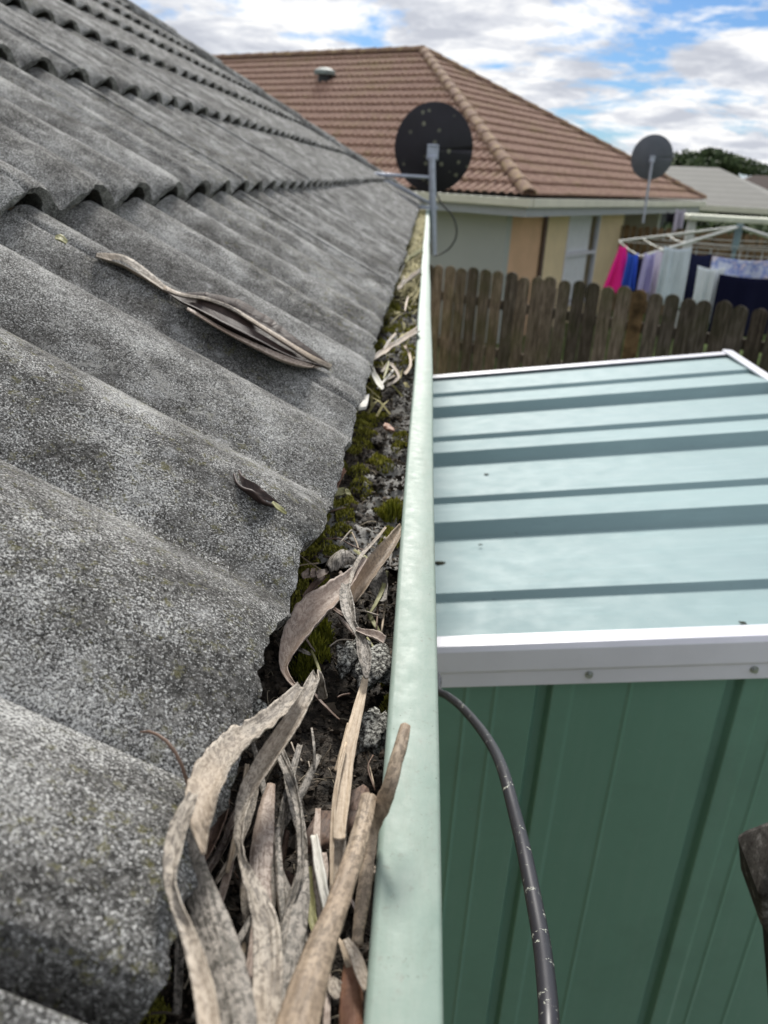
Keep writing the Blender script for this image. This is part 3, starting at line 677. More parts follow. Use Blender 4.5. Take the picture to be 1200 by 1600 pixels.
# thin arching tendril over the tile
mb = MB(); mb.tube([onz(*p) for p in [(219, 1144, -.196), (232, 1143, -.194), (246, 1148, -.192), (260, 1158, -.192), (273, 1174, -.194), (284, 1196, -.198), (292, 1220, -.204), (297, 1245, -.208)]], [.0003, .0006, .0006, .0007, .0007, .0007, .0007, .0006], 6)
single(mb, 'dry_tendril', LM['brown'], 'hair-thin brown tendril arching over the grey tile', 'tendril', FL, smooth=True)
# broad dead leaves lying flat
def flat_leaf(cx_, cy_, rx, ry, ang, h, seed, curl=.002):
    rg = random.Random(seed); mb = MB(); n = 18; uv = []; c = onz(cx_, cy_, -.235 + h); mb.v.append(tuple(c)); uv.append((0, 0))
    for ring in (.5, 1.0):
        for k in range(n):
            a = 2 * math.pi * k / n; r = ring * (1 + (.12 * math.sin(3 * a + seed) + .08 * math.sin(7 * a)) * ring)
            x = math.cos(a) * rx * r; y = math.sin(a) * ry * r; X_ = x * math.cos(ang) - y * math.sin(ang); Y_ = x * math.sin(ang) + y * math.cos(ang)
            hh = h + curl * ring ** 2 * math.sin(2 * a + seed) + curl * .6 * rg.random()
            p = onz(cx_ + X_, cy_ + Y_, -.235 + hh); mb.v.append(tuple(p)); uv.append((x / 3000, y / 3000))
    for k in range(n):
        k2 = (k + 1) % n; mb.f.append((0, 1 + k, 1 + k2)); mb.f.append((1 + k, 1 + n + k, 1 + n + k2, 1 + k2))
    mb.uv = uv; mb.th = .0006; return mb
for (a, m_, lab) in [((560, 1268, 26, 38, .3, -.018, 1), 'brown', 'broad brown dead leaf right of the flat striped straw'), ((503, 1302, 26, 36, .5, -.022, 2), 'brown', 'broad brown dead leaf left of the thick tan stem'),
                     ((446, 1385, 16, 26, .2, -.024, 3), 'brown', 'dark reddish leaf deep between the grey leaves'), ((440, 1322, 10, 30, .1, -.024, 4), 'brown', 'dull leaf lying deep behind the narrow bowed leaf')]:
    put(flat_leaf(*a), 'dead_leaf', LM[m_], lab, 'leaf', FL)
put(flat_leaf(373, 1137, 12, 8, .5, -.004, 6, .006), 'dead_leaf', LM['rust'], 'small orange crumpled leaf at the tile corner', 'leaf', FL)
put(flat_leaf(607, 668, 10, 5, .5, -.012, 8, .002), 'dead_leaf', LM['rust'], 'small rusty scrap on the grey silt', 'leaf', FL)
# white chip of render
def lump(c, r, sx=1, sy=1, sz=1, seed=0, amp=.35, sub=3):
    import bmesh
    bm = bmesh.new(); bmesh.ops.create_icosphere(bm, subdivisions=sub, radius=1); mb = MB()
    for v in bm.verts:
        d = v.co.normalized(); k = 1 + amp * noise.noise(d * 1.7 + Vector((seed * 3.1, 0, 0))) + amp * .6 * noise.noise(d * 4.5 + Vector((seed, 5, 0)))
        mb.v.append(tuple(Vector(c) + Vector((d.x * sx, d.y * sy, d.z * sz)) * r * k))
    mb.f = [tuple(v.index for v in f.verts) for f in bm.faces]; bm.free(); return mb
M_CHIP = plain('pale_chip', (.62, .60, .55), .8, .2, var=.06, vs=60)
mb = MB(); pl = [(548, 633), (551, 620), (560, 614), (569, 617), (577, 615), (575, 628), (572, 635), (560, 637)]
mb.prism([onz(x, y, -.226) for x, y in pl], (0, 0, 0), (0, 0, -.0035)); single(mb, 'pale_chip', M_CHIP, 'smooth off-white chip lying in the moss by the tile edge', 'chip', bevel=.0006)
for (x, y, r, sx, sy, sz, sd_, h) in [(540, 1028, .0085, .75, 1.4, .5, 1, -.020), (586, 1040, .011, 1.1, 1.7, .5, 2, -.020), (586, 1140, .009, .9, 1.7, .5, 3, -.022), (385, 1115, .008, 1.2, .9, .6, 5, -.006), (560, 1010, .006, 1, 1.2, .5, 6, -.022)]:
    lab = {1: 'lichen-speckled lump beneath the twisted ribbon', 2: 'larger lichen-speckled lump against the lip', 3: 'lichen-crusted lump between straw and lip', 5: 'crumbly lichened lump at the broken tile corner', 6: 'smallest lichened lump below the twisted ribbon'}[sd_]
    single(lump(onz(x, y, -.235 + h), r, sx, sy, sz, sd_, .7), 'lichen_lump', M_LICH, lab, 'lump', 'lichened lumps in the gutter', smooth=True)
for i, (x, y, r) in enumerate([(590, 690, .006), (602, 640, .005), (617, 650, .0055), (590, 755, .006), (560, 800, .007), (575, 815, .006), (545, 830, .006)]):
    near = ['above the grey silt', 'next to the rusty scrap', 'at the lip beyond the grey silt', 'on the lower end of the grey silt', 'in the dark hollow beyond the brown rolled leaf', 'nearest the lip in the dark hollow', 'nearest the tiles in the dark hollow'][i]
    single(lump(onz(x, y, -.235 - .035), r, 1.1, 1.6, .6, i + 20, .8), 'mould_clod', M_SOIL, 'black clod of rotted leaf ' + near, 'clod', 'black clods in the gutter', smooth=True)
# individual larger straws
st = [([(452, 838), (462, 860), (478, 875), (500, 890)], 1.4), ([(505, 842), (530, 842), (545, 850), (572, 862)], 1.5), ([(530, 850), (545, 832), (550, 828)], 1.6), ([(550, 832), (558, 850), (562, 868)], 1.3), ([(500, 803), (520, 798), (540, 793)], 1.5), ([(555, 953), (570, 955), (592, 962)], 1.6), ([(604, 895), (602, 940), (596, 990)], 2.4), ([(583, 905), (590, 940), (588, 985)], 1.6), ([(515, 1010), (530, 1000), (552, 1000)], 1.2), ([(463, 885), (478, 882), (498, 880)], 1.4), ([(527, 1090), (535, 1086), (547, 1084)], 2.2), ([(455, 1160), (462, 1178), (472, 1190), (465, 1178)], 1.5), ([(408, 1225), (400, 1180), (395, 1160)], 2.0), ([(583, 1180), (575, 1200), (586, 1235)], 1.4), ([(478, 1240), (484, 1205), (482, 1190)], 1.4), ([(560, 1160), (575, 1190), (585, 1230)], 1.8), ([(355, 1365), (362, 1358), (372, 1372)], 1.2)]
for i, (pp, wpx) in enumerate(st):
    h0 = -.026 + .004 * (i % 3); q = [onz(x, y, -.235 + h0) for x, y in pp]; q = [Vector(v) for v in catmull([tuple(v) for v in q], 4)]
    near = 'in the lower half of the gutter' if pp[0][1] > 1050 else 'beside the hooked leaf' if pp[0][1] > 895 else 'in the dark hollow beyond the rolled leaf'
    tone = ['pale', 'reddish', 'buff'][i % 3]
    single(MB().tube(q, wpx / 1230 * q[0].y * .6 + .0002, 5), 'thin_stalk', [LM['straw'], LM['brown'], LM['pale']][i % 3], f'thin {tone} stalk lying {near}', 'stalk', f'thin {tone} stalks lying {near}', smooth=True)
# leaf and twig on the roof
nR = Vector((math.sin(R(25.6)), 0, math.cos(R(25.6)))); oR = Vector((XE, 0, ZE + .012))
lf = strap([(150, 400, 5, .004, 0), (170, 406, 11, .004, 0), (192, 413, 14, .004, 0), (222, 430, 12, .004, 0), (255, 452, 7, .003, 0), (266, 459, 4, .003, 0)], .15, .0006, plane=(oR + nR * .0135, nR), seed=40)
lab_ = 'long dried leaf with a dark hollow middle lying across the tile rolls'
put(lf, 'dry_leaf', LM['pale'], lab_, 'dry leaf')
par = [o for o in COL.objects if o.get('label', '') == lab_][0]
def sub(mb, name, mat):
    o = mb.build(name, mat, None, smooth=True); o.parent = par; o.matrix_parent_inverse = Matrix.Translation(-par.location); m = o.modifiers.new('t', 'SOLIDIFY'); m.thickness = mb.th; m.offset = 0
sub(strap([(258, 454, 5, .0045, 0), (282, 468, 13, .0055, 0), (312, 480, 27, .006, 0), (355, 501, 40, .006, 0), (400, 524, 38, .0055, 0), (455, 553, 27, .005, 0), (500, 569, 11, .004, 0), (515, 577, 4, .002, 0)], .10, .0006, plane=(oR + nR * .0135, nR), seed=41), 'hollow_blade', LM['dark'])
sub(strap([(255, 452, 6, .004, 0), (282, 462, 4, .0085, 0), (320, 468, 4, .009, 0), (360, 483, 4, .009, 0), (400, 507, 4, .0085, 0), (450, 539, 5, .008, 0), (485, 561, 6, .006, 0), (516, 576, 6, .003, 0)], .2, .0007, plane=(oR + nR * .0135, nR), seed=42, across=5), 'curled_rim', LM['pale'])
sub(strap([(292, 483, 3, .008, 0), (350, 517, 4, .008, 0), (400, 543, 6, .008, 0), (440, 562, 8, .0075, 0), (475, 572, 7, .006, 0), (505, 573, 3, .002, 0)], .2, .0007, plane=(oR + nR * .0135, nR), seed=43, across=5), 'curled_rim', LM['pink'])
tw = strap([(368, 741, 10, .006, 0), (378, 757, 15, .007, .002), (396, 770, 12, .007, -.002), (412, 782, 13, .006, 0), (428, 789, 8, .005, 0), (444, 797, 4, .004, 0)], .3, .0015, plane=(oR + nR * .006, nR), seed=42)
put(tw, 'bark_twig', LM['dark'], 'short dark bark twig resting in a roof valley', 'twig')
tw = strap([(425, 785, 3, .010, 0), (436, 795, 7, .010, 0), (447, 803, 3, .008, 0)], .1, .0006, plane=(oR + nR * .008, nR), seed=43)
put(tw, 'dry_leaf', LM['green'], 'tiny yellowish scrap at the twig end', 'dry leaf')
tw = strap([(86, 372, 5, .010, 0), (94, 374, 9, .012, 0), (104, 380, 5, .010, 0)], .1, .0006, plane=(oR + nR * .008, nR), seed=44)
put(tw, 'dry_leaf', LM['green'], 'tiny yellow leaf stuck under the second tile row', 'dry leaf')

# ================================================================== SHED
RS = R(2.6); aS = Vector((math.cos(RS), -math.sin(RS), 0)); bS = Vector((math.sin(RS), math.cos(RS), 0)); TS = .155
shed = thing('garden_shed', 'green steel garden shed with pale ribbed roof and white edge trim', 'shed', (.05, 1.10, 0), -RS)
SZ = CZ - .70                               # roof height at local x = 0
SX0, SX1, SD = -.20, .985, 1.835
def sz(x): return SZ + x * TS
def loc_y(px, py):                          # depth inside the shed of a photographed roof line
    p = onplane(px, py, Vector((.05, 1.10, SZ)), Vector((-TS * aS.x, -TS * aS.y, 1))); return (p - Vector((.05, 1.10, SZ))).dot(bS)
prof = [(0.0, 0)]
ev = []
for (py, thick) in [(947, 0), (842, 1), (793, 0), (728, 1), (695, 0), (653, 1), (625, 0)]: ev.append((loc_y(680, py), thick))
ev.sort(); base_h = .0; y_prev = 0; hcur = .010; prof = [(-.04, .010)]
for (yy, tk) in ev:
    run = .022 if tk else .013; rise = .030 if tk else .013
    prof.append((yy - run / 2, .003 if tk else .010)); prof.append((yy + run / 2, .003 + rise if tk else .010 + rise * .9))
prof.append((SD, .010))
mb = MB(); v = []
for (yy, h) in prof:
    for x in (SX0, SX1): v.append((x, yy, sz(x) + h))
f = [(2 * i, 2 * i + 1, 2 * i + 3, 2 * i + 2) for i in range(len(prof) - 1)]
mb.add(v, f); o = mb.build('roof_sheet', M_SROOF, shed); m = o.modifiers.new('t', 'SOLIDIFY'); m.thickness = .0012; m.offset = -1
mb2 = o.modifiers.new('b', 'BEVEL'); mb2.width = .003; mb2.segments = 2; mb2.limit_method = 'ANGLE'; mb2.angle_limit = R(12)
# front barge trim: white folded flashing, top lip, face with fold, lower flange
def trim(y0, sgn, name):
    mb = MB(); pr = [(0.030 * sgn, .018), (-.004 * sgn, .020), (-.011 * sgn, .013), (-.013 * sgn, -.022), (-.009 * sgn, -.028), (-.010 * sgn, -.053), (-.006 * sgn, -.055)]
    v = []
    for x in (SX0 - .012, SX1 + .012):
        for (dy, dz) in pr: v.append((x, y0 + dy, sz(x) + dz + .004))
    n = len(pr); f = [(i, i + 1, n + i + 1, n + i) for i in range(n - 1)]
    mb.add(v, f); o = mb.build(name, M_WHITE, shed); m = o.modifiers.new('t', 'SOLIDIFY'); m.thickness = .0015
    b = o.modifiers.new('b', 'BEVEL'); b.width = .0025; b.segments = 2; b.limit_method = 'ANGLE'; b.angle_limit = R(20)
trim(-.042, 1, 'front_trim'); trim(SD + .002, -1, 'back_trim')
for (x0, nm, dz) in ((SX1 + .004, 'side_trim', 0), (SX0 - .004, 'side_trim', 0)):
    mb = MB(); s_ = 1 if x0 > .5 else -1
    L_ = [(-.06, SD * .5 - .01), (SD * .5 + .01, SD + .02)] if s_ > 0 else [(-.06, SD + .02)]
    for (a, b) in L_:
        mb.box((x0 - s_ * .008, (a + b) / 2, sz(x0) + .024), (.030, b - a, .008)); mb.box((x0 + s_ * .0095, (a + b) / 2, sz(x0) - .004), (.006, b - a, .062))
    mb.build(nm, M_WHITE, shed, bevel=.002)
# ribbed walls
def wall_prof(L_, marks, yout):             # marks: (pos, kind) kind 1 = dark recess edge
    pr = [(0, 0)]
    for (p, k) in sorted(marks):
        if k == 1: pr += [(p - .013, 0), (p - .009, .014), (p + .006, .014), (p + .012, -.003), (p + .042, -.003), (p + .047, 0)]
        else: pr += [(p - .004, 0), (p, -.003), (p + .004, 0)]
    pr.append((L_, 0)); return [(p, q) for p, q in pr if 0 <= p <= L_]
def wx(px, py):
    p = onplane(px, py, Vector((.05, 1.10, 0)), bS); return (p - Vector((.05, 1.10, 0))).dot(aS)
m1_ = wx(838, 1080); m2_ = wx(1125, 1070); dP = m2_ - m1_
marks = [(m1_ - SX0, 1), (m2_ - SX0, 1), (m2_ + dP - SX0, 1), (m2_ + 2 * dP - SX0, 1), (wx(717, 1117) - SX0, 2), (wx(760, 1117) - SX0, 2), (wx(967, 1080) - SX0, 2), (wx(1180, 1150) - SX0, 2), (m2_ + dP * .5 - SX0, 2)]
pw = wall_prof(SX1 - SX0 - .012, marks, 0)
v = []; f = []
for (p, q) in pw:
    x = SX0 + .006 + p; v += [(x, -.036 + q, .02), (x, -.036 + q, sz(x) - .001)]
f = [(2 * i, 2 * i + 2, 2 * i + 3, 2 * i + 1) for i in range(len(pw) - 1)]
mb = MB(); mb.add(v, f); o = mb.build('front_wall', M_SWALL, shed); b = o.modifiers.new('b', 'BEVEL'); b.width = .002; b.segments = 2; b.limit_method = 'ANGLE'; b.angle_limit = R(15)
v = [];
for (p, q) in pw:
    x = SX0 + .006 + p; v += [(x, SD - .004 - q, .02), (x, SD - .004 - q, sz(x) - .001)]
mb = MB(); mb.add(v, [q[::-1] for q in f]); mb.build('back_wall', M_SWALL, shed)
for x in (SX0 + .008, SX1 - .008):
    mb = MB(); v = []; n = 41
    for i in range(n):
        y = -.033 + (SD + .027) * i / (n - 1); d = .010 * (1 if (i % 8) in (0, 1) else 0); v += [(x + (d if x < .3 else -d), y, .02), (x + (d if x < .3 else -d), y, sz(x) - .001)]
    mb.add(v, [(2 * i, 2 * i + 1, 2 * i + 3, 2 * i + 2) for i in range(n - 1)]); mb.build('side_wall', M_SWALL, shed)
for px in (908, 1153):
    x = wx(px, 1055 - (px - 908) * .03); c = (x, -.051, sz(x) - .037 + .004)
    mb = MB(); mb.tube([(c[0], c[1] + .002, c[2]), (c[0], c[1] - .001, c[2])], .0065, 14); mb.tube([(c[0], c[1] - .001, c[2]), (c[0], c[1] - .006, c[2])], .0042, 6)
    mb.build('screw', M_SCREW, shed)
# scraps of leaf on the shed roof
sn = Vector((-TS * aS.x, -TS * aS.y, 1)).normalized(); so_ = Vector((.05, 1.10, SZ + .013))
scr = [(687, 880, .009, 'dark clump of rot at the gutter side of the shed roof'), (760, 741, .0045, 'small dark speck alone on the middle of the shed roof'), (856, 687, .011, 'brown-green scrap on a rib of the shed roof'), (724, 633, .011, 'left one of the two dark scraps near the back of the shed roof'), (820, 629, .009, 'right one of the two dark scraps near the back of the shed roof'), (1161, 973, .0045, 'dark speck near the white front trim at the right'), (697, 800, .0025, 'tiny dark fleck close to the gutter on the shed roof'), (751, 851, .003, 'dot beside the broad rib line of the shed roof')]
M_SCR = plain('leaf_scrap', (.04, .045, .03), .9, .1, var=.4, vs=100); M_SCR2 = plain('leaf_scrap_olive', (.16, .17, .09), .9, .1, var=.4, vs=100)
for i, (x, y, r, lab) in enumerate(scr):
    single(lump(onplane(x, y, so_, sn), r, 1.3, .8, .3, i + 40, .9, 2), 'leaf_scrap', M_SCR2 if i == 2 else M_SCR, lab, 'leaf scrap', 'leaf scraps on the shed roof')

# ================================================================== BLACK CABLE
cp = [(676, 1050, 1.10), (684, 1078, .98), (700, 1088, .92), (722, 1106, .85), (750, 1138, .76), (772, 1172, .68), (787, 1207, .61), (802, 1262, .55), (817, 1322, .49), (832, 1395, .44), (845, 1465, .40), (853, 1530, .365), (858, 1600, .335), (858, 1700, .31)]
pts = []
for (x, y, d) in cp:
    r = ray(x, y); pts.append(Vector((r[0] * d, r[1] * d, r[2] * d + CZ)))
pts = [pts[0] + Vector((-.25, .03, .03)), pts[0] + Vector((-.08, .01, .012))] + pts + [pts[-1] + (pts[-1] - pts[-2]) * 1.5, pts[-1] + (pts[-1] - pts[-2]) * 3 + Vector((-.02, -.04, -.15)), pts[-1] + (pts[-1] - pts[-2]) * 3.5 + Vector((-.10, -.12, -.7))]
C = catmull([tuple(p) for p in pts], 8)
single(MB().tube([Vector(c) for c in C], .0046, 16), 'black_cable', M_CABLE, 'black cable with pale lichen flecks drooping in front of the green shed wall', 'cable', smooth=True)

# ================================================================== POST AT THE RIGHT EDGE
d = .80; r = ray(1232, 1332); pc = Vector((r[0] * d, r[1] * d, r[2] * d + CZ)); pg = onz(1310, 2600, -CZ); pg.z = 0
post = thing('timber_post', 'dark mossy leaning timber post with weathered cap at the right edge', 'post', pg)
post.rotation_euler = (pc - pg).to_track_quat('Z', 'Y').to_euler(); h = (pc - pg).length
mb = MB(); mb.box((0, 0, (h - .05) / 2), (.052, .052, h - .05)); mb.build('shaft', M_BARK, post, bevel=.006)
mb = MB(); wv = [(.034, h - .075), (.040, h - .055), (.040, h - .012), (.034, h), (.014, h + .03), (.009, h + .033)]; v = []
for (q, z) in wv: v += [(-q, -q, z), (q, -q, z), (q, q, z), (-q, q, z)]
f = [(0, 3, 2, 1)] + [(4 * i + k, 4 * i + (k + 1) % 4, 4 * i + 4 + (k + 1) % 4, 4 * i + 4 + k) for i in range(len(wv) - 1) for k in range(4)] + [(20, 21, 22, 23)]
mb.add(v, f)
M_CAP = Mt('mossy_cap', .95, .1); M_CAP.base(M_CAP.ramp(M_CAP.noise(60, 6, .8), [(.35, (.02, .018, .016)), (.55, (.07, .065, .06)), (.7, (.22, .21, .20))])); mb.build('post_cap', M_CAP.m, post, bevel=.005)

# ================================================================== SATELLITE DISHES
def dish(name, label, base, top, r, ry, mat, face, arm=True, lnb=True, pole_r=.02):
    """base/top of the pole in world, dish shell behind the pole top facing direction face"""
    t = thing(name, label, 'satellite dish', base, 0, None); B = Vector(base)
    mb = MB(); mb.tube([Vector((0, 0, 0)), Vector(top) - B], pole_r, 14); mb.build('pole', M_STEEL, t, smooth=False)
    fd = Vector(face).normalized(); sx = fd.cross(Vector((0, 0, 1))).normalized(); up = sx.cross(fd); c = Vector(top) - B + fd * .09 + up * .05
    P = []
    for i in range(11):
        q = i / 10; ring = []
        for k in range(49):
            a = 2 * math.pi * k / 48; ring.append(tuple(c + sx * math.cos(a) * r * q + up * math.sin(a) * ry * q + fd * (.075 * q * q)))
        P.append(ring)
    P = np.array(P); rim = P[-1] + np.array(fd) * .012; P = np.concatenate([P, [P[-1] * 1.0 - (np.array(c) - P[-1]) * .012, rim]])
    o = grid_mesh('reflector', P, mat, t); m = o.modifiers.new('t', 'SOLIDIFY'); m.thickness = .003
    mb = MB(); mb.box(c - fd * .02 - up * .02, (.09, .05, .11)); mb.tube([c - fd * .05 + sx * .035 - up * .05, c - fd * .05 - sx * .035 - up * .05], .012, 8); mb.tube([c - fd * .045 + sx * .04 + up * .03, c - fd * .045 - sx * .04 + up * .03], .010, 8)
    mb.build('mount_bracket', M_STEEL, t, bevel=.004)
    mb = MB(); mb.tube([c - up * ry * .7 + fd * .02, c - up * ry * 1.0 + fd * .2, c - up * ry * .75 + fd * .45], .012, 8); a_ = mb.build('feed_arm', M_STEEL, t)
    mb = MB(); mb.tube([c - up * ry * .78 + fd * .43, c - up * ry * .62 + fd * .36], [.025, .032], 12); mb.build('receiver', M_DARK, t)
    return t, c, B
YD = 6.6
bt = ony(677, 398, YD); tp = ony(675, 246, YD); wd = (ony(740, 232, YD) - ony(617, 232, YD)).length / 2; hd = (ony(678, 161, YD) - ony(678, 304, YD)).length / 2
td, cD, BD = dish('satellite_dish', 'black satellite dish seen from behind on a pole fixed beside the gutter', bt, tp, wd, hd, M_DISH, (.05, 1, .12), pole_r=.027)
# stays to the roof and a wall bracket
pa = ony(672, 277, YD) - BD; pb = ony(585, 272, YD - .15) - BD
mb = MB(); mb.tube([pa, pb], .013, 10); mb.box(pb, (.06, .06, .012)); mb.build('stay', M_STEEL, td)
pa2 = ony(674, 318, YD) - BD; pb2 = ony(606, 283, YD - .15) - BD
mb = MB(); mb.tube([pa2, pb2], .009, 8); mb.box(pb2, (.05, .05, .01)); mb.build('stay', M_STEEL, td)
for z_ in (.10, .35): mb = MB(); mb.box((-.09, 0, z_), (.20, .04, .03)); mb.build('wall_bracket', M_STEEL, td)
cc = [ony(x, y, YD + .02) - BD for x, y in [(676, 290), (690, 318), (706, 336), (713, 355), (712, 372), (702, 388), (688, 397), (678, 400)]]
mb = MB(); mb.tube([Vector(q) for q in catmull([tuple(q) for q in cc], 5)], .006, 8); mb.build('coax_cable', M_DARK, td)

# ================================================================== PALING FENCES
def paling_poly(wd, h, n=6):
    pts = [(-wd / 2, 0), (wd / 2, 0), (wd / 2, h - wd * .42)]
    pts += [(math.cos(a) * wd / 2, h - wd * .42 + math.sin(a) * wd * .42) for a in np.linspace(0, math.pi, n + 2)[1:-1]] + [(-wd / 2, h - wd * .42)]
    return pts
def fence(a, b, h, label, step=.146, wd=.129, mat=M_PALE, seed=1, individually=True, orange=()):
    rg = random.Random(seed); a, b = Vector(a), Vector(b); d = (b - a); L_ = d.length; d.normalize(); ang = math.atan2(d.y, d.x)
    t = thing('paling_fence', label, 'fence', (a.x, a.y, 0), ang); n = int(L_ / step); all_ = MB()
    for i in range(n):
        hh = h + rg.uniform(-.02, .025); ww = wd * rg.uniform(.93, 1.02); mb = MB() if individually else all_; x = (i + .5) * step; tl = rg.uniform(-.006, .006)
        pl = [(x + u + tl * v_, rg.uniform(0, .002) - .012, v_) for u, v_ in paling_poly(ww, hh)]
        mb.prism(pl, (0, 0, 0), (0, -.018, 0))
        if individually:
            o = mb.build('paling', M_PALE_O if i in orange else mat, t)
            if i in orange: o['label'] = 'paling stained orange with lichen'
    if not individually: all_.build('palings', mat, t)
    for z in (.35, 1.0, h - .32): mb = MB(); mb.box((L_ / 2, .03, z), (L_, .045, .09)); mb.build('rail', mat, t)
    for k in range(int(L_ / 2.4) + 1): mb = MB(); mb.box((k * 2.4 + .1, .095, h / 2 - .05), (.09, .08, h - .1)); mb.build('fence_post', mat, t)
    return t
u_ = Vector((.793, -.609, 0)); fa = Vector((.072, 8.646, 0)) - u_ * 1.1
HF = CZ - .82
fence(fa, fa + u_ * 8.2, HF, 'weathered dark paling fence with rounded tops behind the shed', seed=4, orange=(23, ))

# ================================================================== NEIGHBOUR'S HOUSE
TH = math.atan2(.56, -.83)                  # eave direction of the long front, going left and away
uN = Vector((-.857, .515, 0)); vN = Vector((.515, .857, 0))
Cn = Vector((1.54, 13.0, CZ - .25)); LN, DNp = 20.0, 10.8
nb = thing('neighbour_house', 'neighbouring house with brown tiled hip roof and cream brick walls', 'house', (Cn.x, Cn.y, 0), 0)
def Nn(p): return Vector(p) - Vector((Cn.x, Cn.y, 0))
pN = R(27.3); cn, sn_ = math.cos(pN), math.sin(pN); SN = DNp / 2 / cn
def nfac(o, e, inn, L_, dy, seed, ph=0):
    s = (inn * cn + Vector((0, 0, sn_)))
    ys = np.arange(0, L_ + dy, dy)
    return tile_facet('roof_tiles', Nn(o), e, s, L_, SN, lambda q: q * cn, lambda q: L_ - q * cn, ys, M_BTILE, nb, expo=.36, A=.045, T=.045, rows=3, seed=seed, gap=.012, jit=1., joint=False)
nfac(Cn + Vector((0, 0, .035)), uN, vN, LN, .0215, 21)
nfac(Cn + Vector((0, 0, .035)), vN, uN, DNp, .0215, 22)
nfac(Cn + vN * DNp + Vector((0, 0, .035)), uN, -vN, LN, .075, 23)
nfac(Cn + uN * LN + Vector((0, 0, .035)), vN, -uN, DNp, .075, 24)
ap = Cn + vN * DNp / 2 + uN * DNp / 2 + Vector((0, 0, DNp / 2 * sn_ / cn + .085)); ap2 = Cn + vN * DNp / 2 + uN * (LN - DNp / 2) + Vector((0, 0, DNp / 2 * sn_ / cn + .085))
cap_run('hip_cap', Nn(Cn + Vector((0, 0, .09))), Nn(ap), M_BRIDGE, nb, r=.12, step=.42)
cap_run('hip_cap', Nn(Cn + vN * DNp + Vector((0, 0, .09))), Nn(ap), M_BRIDGE, nb, r=.13, step=.42)
cap_run('hip_cap', Nn(Cn + uN * LN + Vector((0, 0, .09))), Nn(ap2), M_BRIDGE, nb, r=.13, step=.42)
cap_run('hip_cap', Nn(Cn + uN * LN + vN * DNp + Vector((0, 0, .09))), Nn(ap2), M_BRIDGE, nb, r=.13, step=.42)
cap_run('ridge_cap', Nn(ap), Nn(ap2), M_BRIDGE, nb, r=.13, step=.42)
angU = math.atan2(uN.y, uN.x)
def nbox(mb, x0, x1, y0, y1, z0, z1):       # x along u (leftwards), y along v, from the near corner
    c = Nn(Cn + uN * (x0 + x1) / 2 + vN * (y0 + y1) / 2); c.z = (z0 + z1) / 2
    mb.box(c, (abs(x1 - x0), abs(y1 - y0), abs(z1 - z0)), angU); return mb
zE = Cn.z
g = MB(); nbox(g, -.07, LN + .07, -.09, .02, zE - .10, zE + .03); nbox(g, -.07, LN + .07, DNp - .02, DNp + .09, zE - .10, zE + .03); nbox(g, -.09, .02, .023, DNp - .023, zE - .10, zE + .03); nbox(g, LN - .02, LN + .09, .023, DNp - .023, zE - .10, zE + .03)
g.build('gutter', M_FASC, nb, bevel=.012)
g = MB(); nbox(g, .03, LN - .03, .03, .055, zE - .24, zE + .0); nbox(g, .03, .055, .058, DNp - .058, zE - .24, zE + .0); nbox(g, .058, LN - .05, DNp - .055, DNp - .03, zE - .24, 0 + zE); nbox(g, LN - .055, LN - .03, .058, DNp - .06, zE - .24, zE)
g.build('fascia', M_GREYF, nb)
g = MB(); nbox(g, .06, LN - .06, .06, DNp - .06, zE - .235, zE - .215); g.build('soffit', M_SOFF, nb)
OV = .62; wt = zE - .237
# long wall (painted grey) and the end wall in cream and peach brick with a window opening
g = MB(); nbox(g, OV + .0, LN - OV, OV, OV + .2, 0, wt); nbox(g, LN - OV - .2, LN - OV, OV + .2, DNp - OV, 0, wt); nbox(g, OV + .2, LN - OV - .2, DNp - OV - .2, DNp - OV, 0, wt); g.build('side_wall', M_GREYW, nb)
VW0, VW1 = 3.35, 5.05; VE = 6.6
g = MB(); nbox(g, OV, OV + .2, OV + .2, 2.1, 0, wt); g.build('peach_wall', M_PEACH, nb)
g = MB(); nbox(g, OV, OV + .2, 2.1, VW0, 0, wt); nbox(g, OV, OV + .2, VW0, VW1, 0, .35); nbox(g, OV, OV + .2, VW1, VE, 0, wt); nbox(g, OV + .2, 2.4, VE - .2, VE, 0, wt); nbox(g, 2.2, 2.4, VE, DNp - OV - .2, 0, wt); g.build('end_wall', M_CREAM, nb)
g = MB(); c = Nn(Cn + uN * (OV - .045) + vN * 2.13); g.tube([(c.x, c.y, .05), (c.x, c.y, wt - .03)], .045, 10); g.build('downpipe', plain('brown_pipe', (.12, .085, .07), .5), nb)
g = MB()
for (a, b, z0, z1) in [(VW0 - .01, VW0 + .05, .34, wt - .01), (VW1 - .05, VW1 + .01, .34, wt - .01), (VW0 + .05, VW1 - .05, .34, .40), (VW0 + .05, VW1 - .05, wt - .07, wt - .01), (VW0 + .05, VW1 - .05, 1.32, 1.39)]: nbox(g, OV - .02, OV + .06, a, b, z0, z1)
wf = g.build('window', M_WHITE, nb)
g = MB(); nbox(g, OV + .02, OV + .025, VW0 + .05, VW1 - .05, .4, wt - .07); g.build('pane', M_GLASS, wf)
cu = []
for i in range(61):
    y = VW0 + .06 + (VW1 - VW0 - .35) * i / 60; x = OV + .075 + .022 * math.sin(i * .95); p = Nn(Cn + uN * x + vN * y); cu.append([(p.x, p.y, .42), (p.x, p.y, wt - .08)])
o = grid_mesh('curtain', np.array(cu), M_CURT, wf)
g = MB(); nbox(g, OV + .21, OV + .23, VW0 - .2, VW1 + .2, 0, wt); g.build('room_backing', M_DARK, nb)
